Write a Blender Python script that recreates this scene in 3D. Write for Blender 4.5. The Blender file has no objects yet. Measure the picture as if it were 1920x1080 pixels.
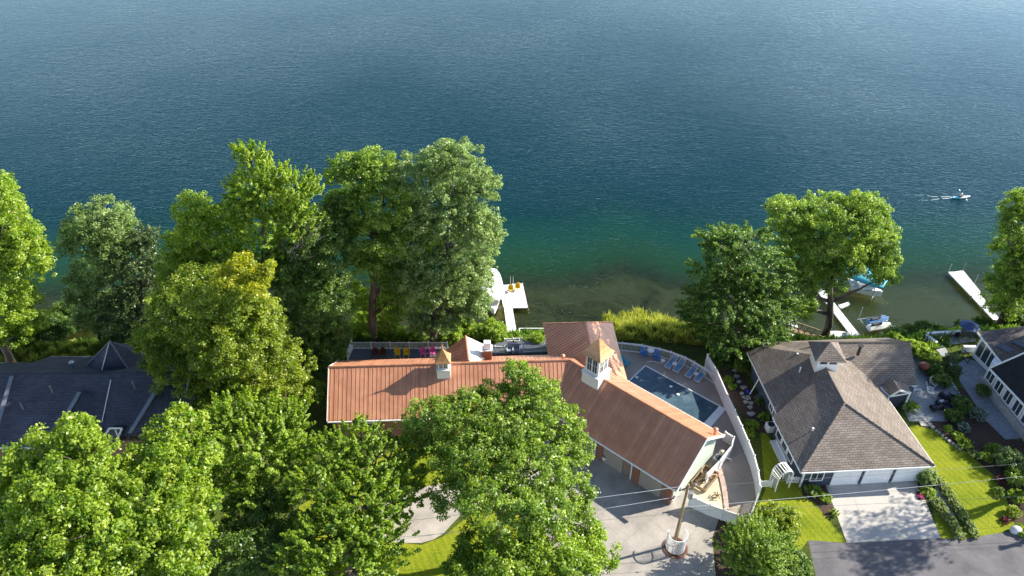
import bpy, math, random
import numpy as np
from mathutils import Vector, Matrix
R=math.radians
C=bpy.context.scene.collection
random.seed(7)
# ---------------------------------------------------------------- camera, world, sun
H=60.0; F=1450.0; TH=R(38)
cam=bpy.data.cameras.new('camera'); camo=bpy.data.objects.new('camera',cam); C.objects.link(camo)
camo.location=(0,0,H); camo.rotation_euler=(R(90)-TH,0,0)
cam.sensor_width=36; cam.lens=36*F/1920; cam.clip_start=.5; cam.clip_end=6000
bpy.context.scene.camera=camo
SUN_EL,SUN_AZ=R(33),R(16)          # azimuth counter-clockwise from +X
w=bpy.data.worlds.new('World'); bpy.context.scene.world=w; w.use_nodes=True
nt=w.node_tree; sky=nt.nodes.new('ShaderNodeTexSky'); sky.sky_type='NISHITA'; sky.sun_disc=False
sky.sun_elevation=SUN_EL; sky.sun_rotation=R(90)-SUN_AZ; sky.air_density=1.0; sky.dust_density=.5; sky.ozone_density=3.0
bg=nt.nodes['Background']; bg.inputs[1].default_value=0.095; 
# bright thin cloud low over the far shore, fading out by 30 degrees up, a little stronger toward the sun's side
tc=nt.nodes.new('ShaderNodeTexCoord'); sz=nt.nodes.new('ShaderNodeSeparateXYZ'); nt.links.new(tc.outputs['Generated'],sz.inputs[0])
cr=nt.nodes.new('ShaderNodeMapRange'); cr.interpolation_type='SMOOTHSTEP'; cr.inputs['From Min'].default_value=.36; cr.inputs['From Max'].default_value=.22; nt.links.new(sz.outputs[2],cr.inputs[0])
cx=nt.nodes.new('ShaderNodeMapRange'); cx.inputs['From Min'].default_value=-.5; cx.inputs['From Max'].default_value=.6; cx.inputs['To Min'].default_value=.75; cx.inputs['To Max'].default_value=1.25; nt.links.new(sz.outputs[0],cx.inputs[0])
cn=nt.nodes.new('ShaderNodeTexNoise'); cn.inputs['Scale'].default_value=3.; cn.inputs['Detail'].default_value=6.; nt.links.new(tc.outputs['Generated'],cn.inputs['Vector'])
cm=nt.nodes.new('ShaderNodeMath'); cm.operation='MULTIPLY'; nt.links.new(cr.outputs[0],cm.inputs[0]); nt.links.new(cx.outputs[0],cm.inputs[1])
cm2=nt.nodes.new('ShaderNodeMath'); cm2.operation='MULTIPLY_ADD'; cm2.inputs[1].default_value=.8; cm2.inputs[2].default_value=.6; nt.links.new(cn.outputs[0],cm2.inputs[0])
cm3=nt.nodes.new('ShaderNodeMath'); cm3.operation='MULTIPLY'; nt.links.new(cm.outputs[0],cm3.inputs[0]); nt.links.new(cm2.outputs[0],cm3.inputs[1])
cs=nt.nodes.new('ShaderNodeMix'); cs.data_type='RGBA'; cs.blend_type='ADD'; cs.inputs[7].default_value=(6.6,7.0,8.0,1); nt.links.new(cm3.outputs[0],cs.inputs[0]); nt.links.new(sky.outputs[0],cs.inputs[6]); cs.clamp_factor=False
nt.links.new(cs.outputs[2],bg.inputs[0])
sl=bpy.data.lights.new('sun','SUN'); sl.energy=5.0; sl.angle=R(.5); sl.color=(1,.93,.80)
so=bpy.data.objects.new('sun',sl); C.objects.link(so)
sd=Vector((math.cos(SUN_EL)*math.cos(SUN_AZ),math.cos(SUN_EL)*math.sin(SUN_AZ),math.sin(SUN_EL)))
so.rotation_euler=sd.to_track_quat('Z','Y').to_euler(); so.location=(60,20,60)
vs=bpy.context.scene.view_settings; vs.view_transform='Standard'; vs.look='None'; vs.exposure=1.2; vs.gamma=1
bpy.context.scene.cycles.transparent_max_bounces=16
bpy.context.scene.cycles.max_bounces=7
# ---------------------------------------------------------------- helpers
def ray(px,py):
    u=(px-960)/F; v=-(py-540)/F
    return Vector((u,math.cos(TH)+v*math.sin(TH),-math.sin(TH)+v*math.cos(TH)))
def P(px,py,z=0.0):                  # where the sight line meets height z
    d=ray(px,py); return Vector((0,0,H))+d*((z-H)/d.z)
def PY(px,py,y):                     # where it meets the plane at distance y
    d=ray(px,py); return Vector((0,0,H))+d*(y/d.y)
def mppx(p):                         # metres per photo pixel at a point
    f=Vector((0,math.cos(TH),-math.sin(TH))); return (Vector(p)-Vector((0,0,H))).dot(f)/F
MATS={}
def mat(name,col,rough=.7,col2=None,scale=3.,metal=0.,spec=.5,bump=0.,detail=4.,bscale=None,ramp=(.35,.65),stretch=None):
    if name in MATS: return MATS[name]
    m=bpy.data.materials.new(name); m.use_nodes=True; MATS[name]=m
    t=m.node_tree; b=t.nodes['Principled BSDF']; L=t.links.new
    b.inputs['Roughness'].default_value=rough; b.inputs['Metallic'].default_value=metal
    b.inputs['Specular IOR Level'].default_value=spec
    b.inputs['Base Color'].default_value=(*col,1)
    co=t.nodes.new('ShaderNodeTexCoord'); src=co.outputs['Object']
    if stretch:
        mp=t.nodes.new('ShaderNodeMapping'); mp.inputs['Scale'].default_value=stretch; L(src,mp.inputs[0]); src=mp.outputs[0]
    if col2:
        n=t.nodes.new('ShaderNodeTexNoise'); n.inputs['Scale'].default_value=scale; n.inputs['Detail'].default_value=detail; n.inputs['Roughness'].default_value=.65
        L(src,n.inputs['Vector'])
        r=t.nodes.new('ShaderNodeValToRGB'); r.color_ramp.elements[0].position=ramp[0]; r.color_ramp.elements[1].position=ramp[1]
        r.color_ramp.elements[0].color=(*col,1); r.color_ramp.elements[1].color=(*col2,1)
        L(n.outputs[0],r.inputs[0]); L(r.outputs[0],b.inputs['Base Color'])
    if bump:
        n2=t.nodes.new('ShaderNodeTexNoise'); n2.inputs['Scale'].default_value=bscale or scale*3; n2.inputs['Detail'].default_value=5
        L(src,n2.inputs['Vector']); bp=t.nodes.new('ShaderNodeBump'); bp.inputs['Strength'].default_value=bump; bp.inputs['Distance'].default_value=.05
        L(n2.outputs[0],bp.inputs['Height']); L(bp.outputs[0],b.inputs['Normal'])
    return m
def N(t,typ,**kw):
    n=t.nodes.new(typ)
    for k,v in kw.items():
        if k in n.inputs: n.inputs[k].default_value=v
        else: setattr(n,k,v)
    return n
def ramp(t,stops):
    r=t.nodes.new('ShaderNodeValToRGB'); e=r.color_ramp.elements
    while len(e)<len(stops): e.new(.5)
    for i,(p,c) in enumerate(stops): e[i].position=p; e[i].color=(*c,1)
    return r
def tag(o,label=None,cat=None,group=None,kind=None):
    if label: o['label']=label
    if cat: o['category']=cat
    if group: o['group']=group
    if kind: o['kind']=kind
    return o
def thing(name,label,cat,loc=(0,0,0),rz=0,group=None):
    o=bpy.data.objects.new(name,None); C.objects.link(o); o.location=loc; o.rotation_euler=(0,0,rz); o.empty_display_size=.3
    return tag(o,label,cat,group)
def copy_tree(o,parent=None):
    c=o.copy(); C.objects.link(c)
    if parent: c.parent=parent
    for ch in list(o.children): copy_tree(ch,c)
    return c
class MB:
    def __init__(s): s.v=[]; s.f=[]; s.uv=[]
    def poly(s,pts,uv=None):
        b=len(s.v); s.v+= [tuple(p) for p in pts]; s.f.append(tuple(range(b,b+len(pts)))); s.uv.append(uv or [(p[0],p[1]) for p in pts])
        return s
    def raw(s,vs,fs):
        b=len(s.v); s.v+=[tuple(p) for p in vs]
        for f in fs: s.f.append(tuple(i+b for i in f)); s.uv.append([(vs[i][0],vs[i][2]) for i in f])
        return s
    def box(s,c,d,rz=0,M=None):
        x,y,z=[k/2 for k in d]; vs=[Vector((i*x,j*y,k*z)) for k in(-1,1) for j in(-1,1) for i in(-1,1)]
        m=M or Matrix.Rotation(rz,3,'Z'); c=Vector(c)
        return s.raw([c+m@v for v in vs],[(0,2,3,1),(4,5,7,6),(0,1,5,4),(2,6,7,3),(0,4,6,2),(1,3,7,5)])
    def bar(s,a,b,wd,ht=None):       # box from a to b
        a=Vector(a);b=Vector(b);d=b-a;L=d.length
        if L<1e-6: return s
        q=d.to_track_quat('X','Z').to_matrix()
        return s.box((a+b)/2,(L,wd,ht or wd),M=q)
    def tube(s,pts,rad,n=8,cap=True):
        pts=[Vector(p) for p in pts]
        if not hasattr(rad,'__len__'): rad=[rad]*len(pts)
        vs=[];fs=[]
        for i,p in enumerate(pts):
            d=(pts[min(i+1,len(pts)-1)]-pts[max(i-1,0)]); 
            m=d.to_track_quat('Z','Y').to_matrix()
            for k in range(n):
                a=2*math.pi*k/n; vs.append(p+m@Vector((math.cos(a)*rad[i],math.sin(a)*rad[i],0)))
        for i in range(len(pts)-1):
            for k in range(n):
                k2=(k+1)%n; fs.append((i*n+k,i*n+k2,(i+1)*n+k2,(i+1)*n+k))
        if cap: fs.append(tuple(range(n))[::-1]); fs.append(tuple(range((len(pts)-1)*n,len(pts)*n)))
        return s.raw(vs,fs)
    def lathe(s,c,prof,n=14,sx=1,sy=1):
        c=Vector(c); vs=[];fs=[]
        for r,z in prof:
            for k in range(n):
                a=2*math.pi*k/n; vs.append(c+Vector((math.cos(a)*r*sx,math.sin(a)*r*sy,z)))
        for i in range(len(prof)-1):
            for k in range(n):
                k2=(k+1)%n; fs.append((i*n+k,i*n+k2,(i+1)*n+k2,(i+1)*n+k))
        fs.append(tuple(range(n))[::-1]); fs.append(tuple(range((len(prof)-1)*n,len(prof)*n)))
        return s.raw(vs,fs)
    def prism(s,pts,z0,z1):
        n=len(pts); lo=[Vector((p[0],p[1],z0)) for p in pts]; hi=[Vector((p[0],p[1],z1)) for p in pts]
        return s.raw(lo+hi,[tuple(range(n))[::-1],tuple(range(n,2*n))]+[(i,(i+1)%n,n+(i+1)%n,n+i) for i in range(n)])
    def slab(s,pts,th=.12,e=None):   # roof plane with thickness; uv in metres along e and down the slope
        pts=[Vector(p) for p in pts]; n=(pts[1]-pts[0]).cross(pts[2]-pts[0]).normalized()
        if n.z<0: pts=pts[::-1]; n=-n
        e=(Vector(e)-n*Vector(e).dot(n)).normalized() if e is not None else Vector((1,0,0)); g=n.cross(e)
        uv=[(p.dot(e),p.dot(g)) for p in pts]
        s.poly(pts,uv); lo=[p-n*th for p in pts]; s.poly(lo[::-1],uv[::-1])
        for i in range(len(pts)):
            j=(i+1)%len(pts); s.poly([pts[i],lo[i],lo[j],pts[j]],[uv[i]]*2+[uv[j]]*2)
        return s
    def ribs(s,pts,e,step=.42,wd=.04,ht=.04,off=0):  # raised seams running down the slope, cut to the polygon
        pts=[Vector(p) for p in pts]; n=(pts[1]-pts[0]).cross(pts[2]-pts[0]).normalized()
        if n.z<0: n=-n
        e=(Vector(e)-n*Vector(e).dot(n)).normalized(); g=n.cross(e)
        o=pts[0]; q=[((p-o).dot(e),(p-o).dot(g)) for p in pts]
        u0=min(a for a,b in q);u1=max(a for a,b in q); u=u0+step*.5
        while u<u1:
            hit=[]
            for i in range(len(q)):
                (a,b),(c,d)=q[i],q[(i+1)%len(q)]
                if (a-u)*(c-u)<0: hit.append(b+(d-b)*(u-a)/(c-a))
            if len(hit)>=2:
                A=o+e*u+g*min(hit)+n*(ht/2-.01);B=o+e*u+g*max(hit)+n*(ht/2-.01)
                if (B-A).length>.3:
                    M=Matrix((e,g,n)).transposed(); s.box((A+B)/2,(wd,(B-A).length,ht),M=M)
            u+=step
        return s
    def build(s,name,m,parent=None,smooth=False,bevel=0):
        me=bpy.data.meshes.new(name); me.from_pydata([tuple(v) for v in s.v],[],s.f); 
        ul=me.uv_layers.new(name='UVMap'); k=0; flat=[c for f in s.uv for p in f for c in p]; ul.data.foreach_set('uv',flat)
        me.materials.append(m); 
        if smooth: me.polygons.foreach_set('use_smooth',[True]*len(me.polygons))
        me.update(); o=bpy.data.objects.new(name,me); C.objects.link(o)
        if parent: o.parent=parent
        if bevel:
            b=o.modifiers.new('b','BEVEL'); b.width=bevel; b.segments=2
        return o
def wpart(name,mb,m,root,**k):       # part built in world coordinates, parented to a root placed anywhere
    o=mb.build(name,m,None,**k); o.parent=root
    o.matrix_parent_inverse=(Matrix.Translation(root.location)@root.rotation_euler.to_matrix().to_4x4()).inverted()
    return o
def struct(name,mb,m,kind='structure'):
    return tag(mb.build(name,m),kind=kind)
# ---------------------------------------------------------------- materials
white=mat('white_paint',(.78,.78,.76),.5,(.70,.70,.68),2)
vinyl=mat('white_vinyl',(.72,.73,.74),.35,(.64,.65,.67),1.2)
wood=mat('weathered_wood',(.20,.13,.07),.8,(.30,.20,.11),6,stretch=(1,1,.2))
brick=mat('dark_brick',(.16,.07,.045),.85,(.22,.10,.06),8)
dark=mat('dark_metal',(.02,.02,.022),.5)
glass=mat('window_glass',(.03,.045,.055),.08,spec=.8)
greymetal=mat('galvanised',(.45,.46,.47),.35,metal=.7)
stone=mat('pale_stone',(.42,.40,.36),.85,(.28,.27,.25),4,bump=.4)
def metal_roof(name,c1,c2):
    m=bpy.data.materials.new(name); m.use_nodes=True; t=m.node_tree; b=t.nodes['Principled BSDF']; L=t.links.new
    uv=N(t,'ShaderNodeTexCoord'); sx=N(t,'ShaderNodeSeparateXYZ'); L(uv.outputs['UV'],sx.inputs[0])
    mu=N(t,'ShaderNodeMath',operation='DIVIDE'); mu.inputs[1].default_value=.42; L(sx.outputs[0],mu.inputs[0])
    fl=N(t,'ShaderNodeMath',operation='FLOOR'); L(mu.outputs[0],fl.inputs[0])
    wn=N(t,'ShaderNodeTexWhiteNoise',noise_dimensions='1D'); L(fl.outputs[0],wn.inputs['W'])
    ns=N(t,'ShaderNodeTexNoise',Scale=.8,Detail=5.); L(uv.outputs['UV'],ns.inputs['Vector'])
    ad=N(t,'ShaderNodeMath',operation='MULTIPLY_ADD'); L(wn.outputs['Value'],ad.inputs[0]); ad.inputs[1].default_value=.3; L(ns.outputs[0],ad.inputs[2])
    r=ramp(t,[(.45,c1),(1.0,c2)]); L(ad.outputs[0],r.inputs[0]); L(r.outputs[0],b.inputs['Base Color'])
    b.inputs['Roughness'].default_value=.42; b.inputs['Specular IOR Level'].default_value=.5; b.inputs['Metallic'].default_value=.15
    return m
redroof=metal_roof('copper_coloured_metal',(.45,.19,.105),(.67,.325,.19))
def shingle(name,c1,c2,c3,row=.2,bw=.5):
    m=bpy.data.materials.new(name); m.use_nodes=True; t=m.node_tree; b=t.nodes['Principled BSDF']; L=t.links.new
    uv=N(t,'ShaderNodeTexCoord')
    br=N(t,'ShaderNodeTexBrick',Scale=1.); br.inputs['Brick Width'].default_value=bw; br.inputs['Row Height'].default_value=row; br.inputs['Mortar Size'].default_value=.025; br.inputs['Mortar Smooth'].default_value=.3
    br.inputs['Color1'].default_value=(*c1,1); br.inputs['Color2'].default_value=(*c2,1); br.inputs['Mortar'].default_value=(*c3,1); br.inputs['Bias'].default_value=0
    L(uv.outputs['UV'],br.inputs['Vector'])
    ns=N(t,'ShaderNodeTexNoise',Scale=.5,Detail=6.,Roughness=.7); L(uv.outputs['UV'],ns.inputs['Vector'])
    mx=N(t,'ShaderNodeMix',data_type='RGBA',blend_type='MULTIPLY'); mx.inputs[0].default_value=.7
    r=ramp(t,[(.3,(.62,.6,.6)),(.7,(1.2,1.2,1.2))]); L(ns.outputs[0],r.inputs[0]); L(br.outputs[0],mx.inputs[6]); L(r.outputs[0],mx.inputs[7])
    L(mx.outputs[2],b.inputs['Base Color']); b.inputs['Roughness'].default_value=.9; b.inputs['Specular IOR Level'].default_value=.25
    bp=N(t,'ShaderNodeBump',Strength=.6,Distance=.03); L(br.outputs['Fac'],bp.inputs['Height']); bp.invert=True; L(bp.outputs[0],b.inputs['Normal'])
    return m
brownsh=shingle('brown_shingle',(.25,.215,.19),(.185,.155,.13),(.085,.068,.055),row=.22,bw=.55)
darksh=shingle('charcoal_shingle',(.085,.092,.12),(.062,.068,.09),(.03,.033,.047))
blacksh=shingle('black_shingle',(.03,.03,.033),(.022,.022,.025),(.012,.012,.013))
greysh=shingle('grey_brown_shingle',(.16,.14,.135),(.12,.105,.10),(.06,.05,.05))
def siding(name,c,step=.15,vert=False):
    m=bpy.data.materials.new(name); m.use_nodes=True; t=m.node_tree; b=t.nodes['Principled BSDF']; L=t.links.new
    g=N(t,'ShaderNodeNewGeometry'); s=N(t,'ShaderNodeSeparateXYZ'); L(g.outputs['Position'],s.inputs[0])
    w_=N(t,'ShaderNodeMath',operation='FRACT'); d=N(t,'ShaderNodeMath',operation='DIVIDE'); d.inputs[1].default_value=step; L(s.outputs[2],d.inputs[0]); L(d.outputs[0],w_.inputs[0])
    r=ramp(t,[(0,tuple(k*.5 for k in c)),(.15,c)]); L(w_.outputs[0],r.inputs[0]); L(r.outputs[0],b.inputs['Base Color']); b.inputs['Roughness'].default_value=.6
    return m
bluesiding=siding('slate_blue_siding',(.045,.06,.095)); sagesiding=siding('sage_siding',(.45,.52,.45)); tansiding=siding('tan_siding',(.22,.13,.08)); whitesiding=siding('white_siding',(.7,.72,.74))
# concrete with joints and stains
def concrete(name,c1,c2,joint=3.,rz=0,tile=None):
    m=bpy.data.materials.new(name); m.use_nodes=True; t=m.node_tree; b=t.nodes['Principled BSDF']; L=t.links.new
    co=N(t,'ShaderNodeTexCoord'); mp=N(t,'ShaderNodeMapping'); mp.inputs['Rotation'].default_value=(0,0,rz); L(co.outputs['Object'],mp.inputs[0])
    n1=N(t,'ShaderNodeTexNoise',Scale=.35,Detail=7.,Roughness=.65); L(mp.outputs[0],n1.inputs['Vector']); r=ramp(t,[(.35,c1),(.65,c2)]); L(n1.outputs[0],r.inputs[0])
    br=N(t,'ShaderNodeTexBrick',Scale=1.,offset=0.); br.inputs['Brick Width'].default_value=joint; br.inputs['Row Height'].default_value=joint if not tile else tile; br.inputs['Mortar Size'].default_value=.012 if joint>1 else .01
    br.inputs['Color1'].default_value=(1,1,1,1); br.inputs['Color2'].default_value=(.93,.93,.92,1) if joint>1 else (.75,.75,.78,1); br.inputs['Mortar'].default_value=(.45,.45,.45,1)
    L(mp.outputs[0],br.inputs['Vector'])
    mx=N(t,'ShaderNodeMix',data_type='RGBA',blend_type='MULTIPLY'); mx.inputs[0].default_value=1; L(r.outputs[0],mx.inputs[6]); L(br.outputs[0],mx.inputs[7])
    n2=N(t,'ShaderNodeTexNoise',Scale=9.,Detail=4.); L(mp.outputs[0],n2.inputs['Vector']); r2=ramp(t,[(.3,(.88,.88,.88)),(.7,(1.06,1.06,1.06))]); L(n2.outputs[0],r2.inputs[0])
    mx2=N(t,'ShaderNodeMix',data_type='RGBA',blend_type='MULTIPLY'); mx2.inputs[0].default_value=1; L(mx.outputs[2],mx2.inputs[6]); L(r2.outputs[0],mx2.inputs[7])
    L(mx2.outputs[2],b.inputs['Base Color']); b.inputs['Roughness'].default_value=.85; b.inputs['Specular IOR Level'].default_value=.3
    return m
conc1=concrete('driveway_concrete',(.27,.245,.22),(.43,.39,.35),3.4,R(-41))
conc2=concrete('pale_concrete',(.40,.375,.345),(.50,.465,.425),3.2,R(4))
conc3=concrete('pool_deck_concrete',(.30,.25,.21),(.38,.32,.27),2.6,R(-28))
paver=concrete('patio_pavers',(.30,.31,.32),(.42,.43,.43),.45,R(10),.3)
slate_=concrete('walk_pavers',(.26,.27,.31),(.34,.35,.38),.4,R(-30),.25)
asphalt=mat('asphalt',(.075,.072,.082),.9,(.15,.14,.145),.5,detail=9,ramp=(.3,.7),bump=.15,bscale=30)
mulch=mat('mulch',(.035,.02,.014),.95,(.085,.05,.035),5,bump=.8,bscale=9,detail=8)
sand=mat('pale_sand',(.55,.48,.34),.95,(.45,.38,.27),2)
redbrick=mat('red_edging',(.40,.20,.14),.85,(.30,.13,.09),6)
def grassmat(name,a,b_,c):
    m=bpy.data.materials.new(name); m.use_nodes=True; t=m.node_tree; b=t.nodes['Principled BSDF']; L=t.links.new
    co=N(t,'ShaderNodeTexCoord')
    n1=N(t,'ShaderNodeTexNoise',Scale=.28,Detail=8.,Roughness=.7); n2=N(t,'ShaderNodeTexNoise',Scale=7.,Detail=5.,Roughness=.7)
    L(co.outputs['Object'],n1.inputs['Vector']); L(co.outputs['Object'],n2.inputs['Vector'])
    ad=N(t,'ShaderNodeMath',operation='ADD'); L(n1.outputs[0],ad.inputs[0]); L(n2.outputs[0],ad.inputs[1])
    ml=N(t,'ShaderNodeMath',operation='MULTIPLY'); ml.inputs[1].default_value=.5; L(ad.outputs[0],ml.inputs[0])
    r=ramp(t,[(.38,a),(.5,b_),(.62,c)]); wv=N(t,'ShaderNodeTexWave',Scale=.55,Distortion=.6); mpw=N(t,'ShaderNodeMapping'); mpw.inputs['Rotation'].default_value=(0,0,R(-25)); L(co.outputs['Object'],mpw.inputs[0]); L(mpw.outputs[0],wv.inputs['Vector']); aw=N(t,'ShaderNodeMath',operation='MULTIPLY_ADD'); L(wv.outputs['Fac'],aw.inputs[0]); aw.inputs[1].default_value=.05; L(ml.outputs[0],aw.inputs[2]); L(aw.outputs[0],r.inputs[0]); L(r.outputs[0],b.inputs['Base Color']); b.inputs['Roughness'].default_value=.95; b.inputs['Specular IOR Level'].default_value=.1
    bp=N(t,'ShaderNodeBump',Strength=.8,Distance=.08); L(n2.outputs[0],bp.inputs['Height']); L(bp.outputs[0],b.inputs['Normal'])
    return m
lawn_m=grassmat('lawn_grass',(.085,.125,.008),(.16,.205,.012),(.26,.27,.022))
rough_m=grassmat('rough_ground',(.05,.045,.02),(.06,.08,.018),(.10,.13,.022))
# ---------------------------------------------------------------- terrain and lake
LZ=-4.0
shore_px=[(-900,700),(-300,665),(0,650),(100,642),(300,640),(420,638),(600,632),(700,628),(870,615),(960,624),(1050,622),(1120,610),(1160,596),(1200,590),(1240,600),(1285,618),(1340,630),(1500,634),(1640,634),(1750,616),(1850,611),(1920,606),(2400,590),(3200,560)]
SP=sorted([(P(a,b,LZ).x,P(a,b,LZ).y) for a,b in shore_px]); SPx=np.array([a for a,b in SP]); SPy=np.array([b for a,b in SP])
def shore(x): return np.interp(x,SPx,SPy)+.35*np.sin(x*1.7)+.25*np.sin(x*3.1+1)
def bank(x): return np.minimum(np.interp(x,SPx,SPy)-5.2, 68.2)
def terr(x,y):
    ys=shore(x); yb=bank(x); t=np.clip((y-yb)/(ys-yb),0,1); t=t*t*(3-2*t)*.6+t*.4
    land=LZ*t; d=np.maximum(y-ys,0)
    under=LZ-.06*np.minimum(d,4)-.2*np.clip(d-4,0,6)-.62*np.clip(d-10,0,26)
    z=np.where(y>ys,under,land)
    return z+np.where((y>yb-.2)&(y<ys),.18*np.sin(x*1.3+y)*np.sin(y*2.1),0)*np.clip(t*4,0,1)
xs=np.unique(np.concatenate([np.linspace(-1500,-110,24),np.linspace(-110,110,331),np.linspace(110,1500,24)]))
ys_=np.unique(np.concatenate([np.linspace(-900,0,16),np.linspace(0,58,30),np.linspace(58,84,66),np.linspace(84,125,42),np.linspace(125,180,8),np.linspace(200,3600,9)]))
X,Y=np.meshgrid(xs,ys_); Z=terr(X,Y)
def gridobj(name,X,Y,Z,m,mask=None):
    nx=X.shape[1]; ny=X.shape[0]; v=np.stack([X,Y,Z],-1).reshape(-1,3)
    i=np.arange(ny-1)[:,None]*nx+np.arange(nx-1)[None,:]
    f=np.stack([i,i+1,i+nx+1,i+nx],-1).reshape(-1,4)
    me=bpy.data.meshes.new(name); me.vertices.add(len(v)); me.vertices.foreach_set('co',v.ravel().astype('f'))
    me.loops.add(len(f)*4); me.loops.foreach_set('vertex_index',f.ravel().astype('i')); me.polygons.add(len(f)); me.polygons.foreach_set('loop_start',np.arange(0,len(f)*4,4,dtype='i')); 
    me.polygons.foreach_set('use_smooth',[True]*len(f)); me.update(calc_edges=True); me.materials.append(m)
    o=bpy.data.objects.new(name,me); C.objects.link(o); return o
def ground_mat():
    m=bpy.data.materials.new('ground'); m.use_nodes=True; t=m.node_tree; b=t.nodes['Principled BSDF']; L=t.links.new
    g=N(t,'ShaderNodeNewGeometry'); s=N(t,'ShaderNodeSeparateXYZ'); L(g.outputs['Position'],s.inputs[0])
    n1=N(t,'ShaderNodeTexNoise',Scale=.3,Detail=8.,Roughness=.7); n2=N(t,'ShaderNodeTexNoise',Scale=5.,Detail=6.,Roughness=.7)
    for n in(n1,n2): L(g.outputs['Position'],n.inputs['Vector'])
    ad=N(t,'ShaderNodeMath',operation='ADD'); L(n1.outputs[0],ad.inputs[0]); L(n2.outputs[0],ad.inputs[1]); ml=N(t,'ShaderNodeMath',operation='MULTIPLY'); ml.inputs[1].default_value=.5; L(ad.outputs[0],ml.inputs[0])
    land=ramp(t,[(.38,(.045,.04,.018)),(.5,(.06,.085,.016)),(.62,(.11,.15,.02))]); L(ml.outputs[0],land.inputs[0])
    # lake bed: sand, weed tufts
    n3=N(t,'ShaderNodeTexNoise',Scale=.16,Detail=6.,Roughness=.65,Distortion=1.2); n4=N(t,'ShaderNodeTexNoise',Scale=1.6,Detail=8.,Roughness=.75,Distortion=2.5)
    mp=N(t,'ShaderNodeMapping'); mp.inputs['Scale'].default_value=(1.6,.7,1); mp.inputs['Rotation'].default_value=(0,0,.5); L(g.outputs['Position'],mp.inputs[0]); L(g.outputs['Position'],n3.inputs['Vector']); L(mp.outputs[0],n4.inputs['Vector'])
    a2=N(t,'ShaderNodeMath',operation='MULTIPLY_ADD'); L(n3.outputs[0],a2.inputs[0]); a2.inputs[1].default_value=.8; m4=N(t,'ShaderNodeMath',operation='MULTIPLY'); m4.inputs[1].default_value=.55; L(n4.outputs[0],m4.inputs[0]); L(m4.outputs[0],a2.inputs[2]); xr=N(t,'ShaderNodeMapRange'); xr.inputs['From Min'].default_value=22.; xr.inputs['From Max'].default_value=42.; xr.inputs['To Max'].default_value=.2; L(s.outputs[0],xr.inputs[0]); a3=N(t,'ShaderNodeMath',operation='ADD'); L(a2.outputs[0],a3.inputs[0]); L(xr.outputs[0],a3.inputs[1]); a2=a3
    bed=ramp(t,[(.50,(.10,.10,.015)),(.60,(.34,.27,.05)),(.72,(.58,.46,.13)),(.86,(.68,.56,.24))]); L(a2.outputs[0],bed.inputs[0])
    mr=N(t,'ShaderNodeMapRange'); mr.inputs['From Min'].default_value=LZ+.15; mr.inputs['From Max'].default_value=LZ-.05; L(s.outputs[2],mr.inputs[0])
    mx=N(t,'ShaderNodeMix',data_type='RGBA'); L(mr.outputs[0],mx.inputs[0]); L(land.outputs[0],mx.inputs[6]); L(bed.outputs[0],mx.inputs[7]); L(mx.outputs[2],b.inputs['Base Color'])
    bp=N(t,'ShaderNodeBump',Strength=.9,Distance=.1); L(n2.outputs[0],bp.inputs['Height']); L(bp.outputs[0],b.inputs['Normal']); b.inputs['Roughness'].default_value=.95; b.inputs['Specular IOR Level'].default_value=.1
    return m
tag(gridobj('ground',X,Y,Z,ground_mat()),kind='structure')
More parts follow.
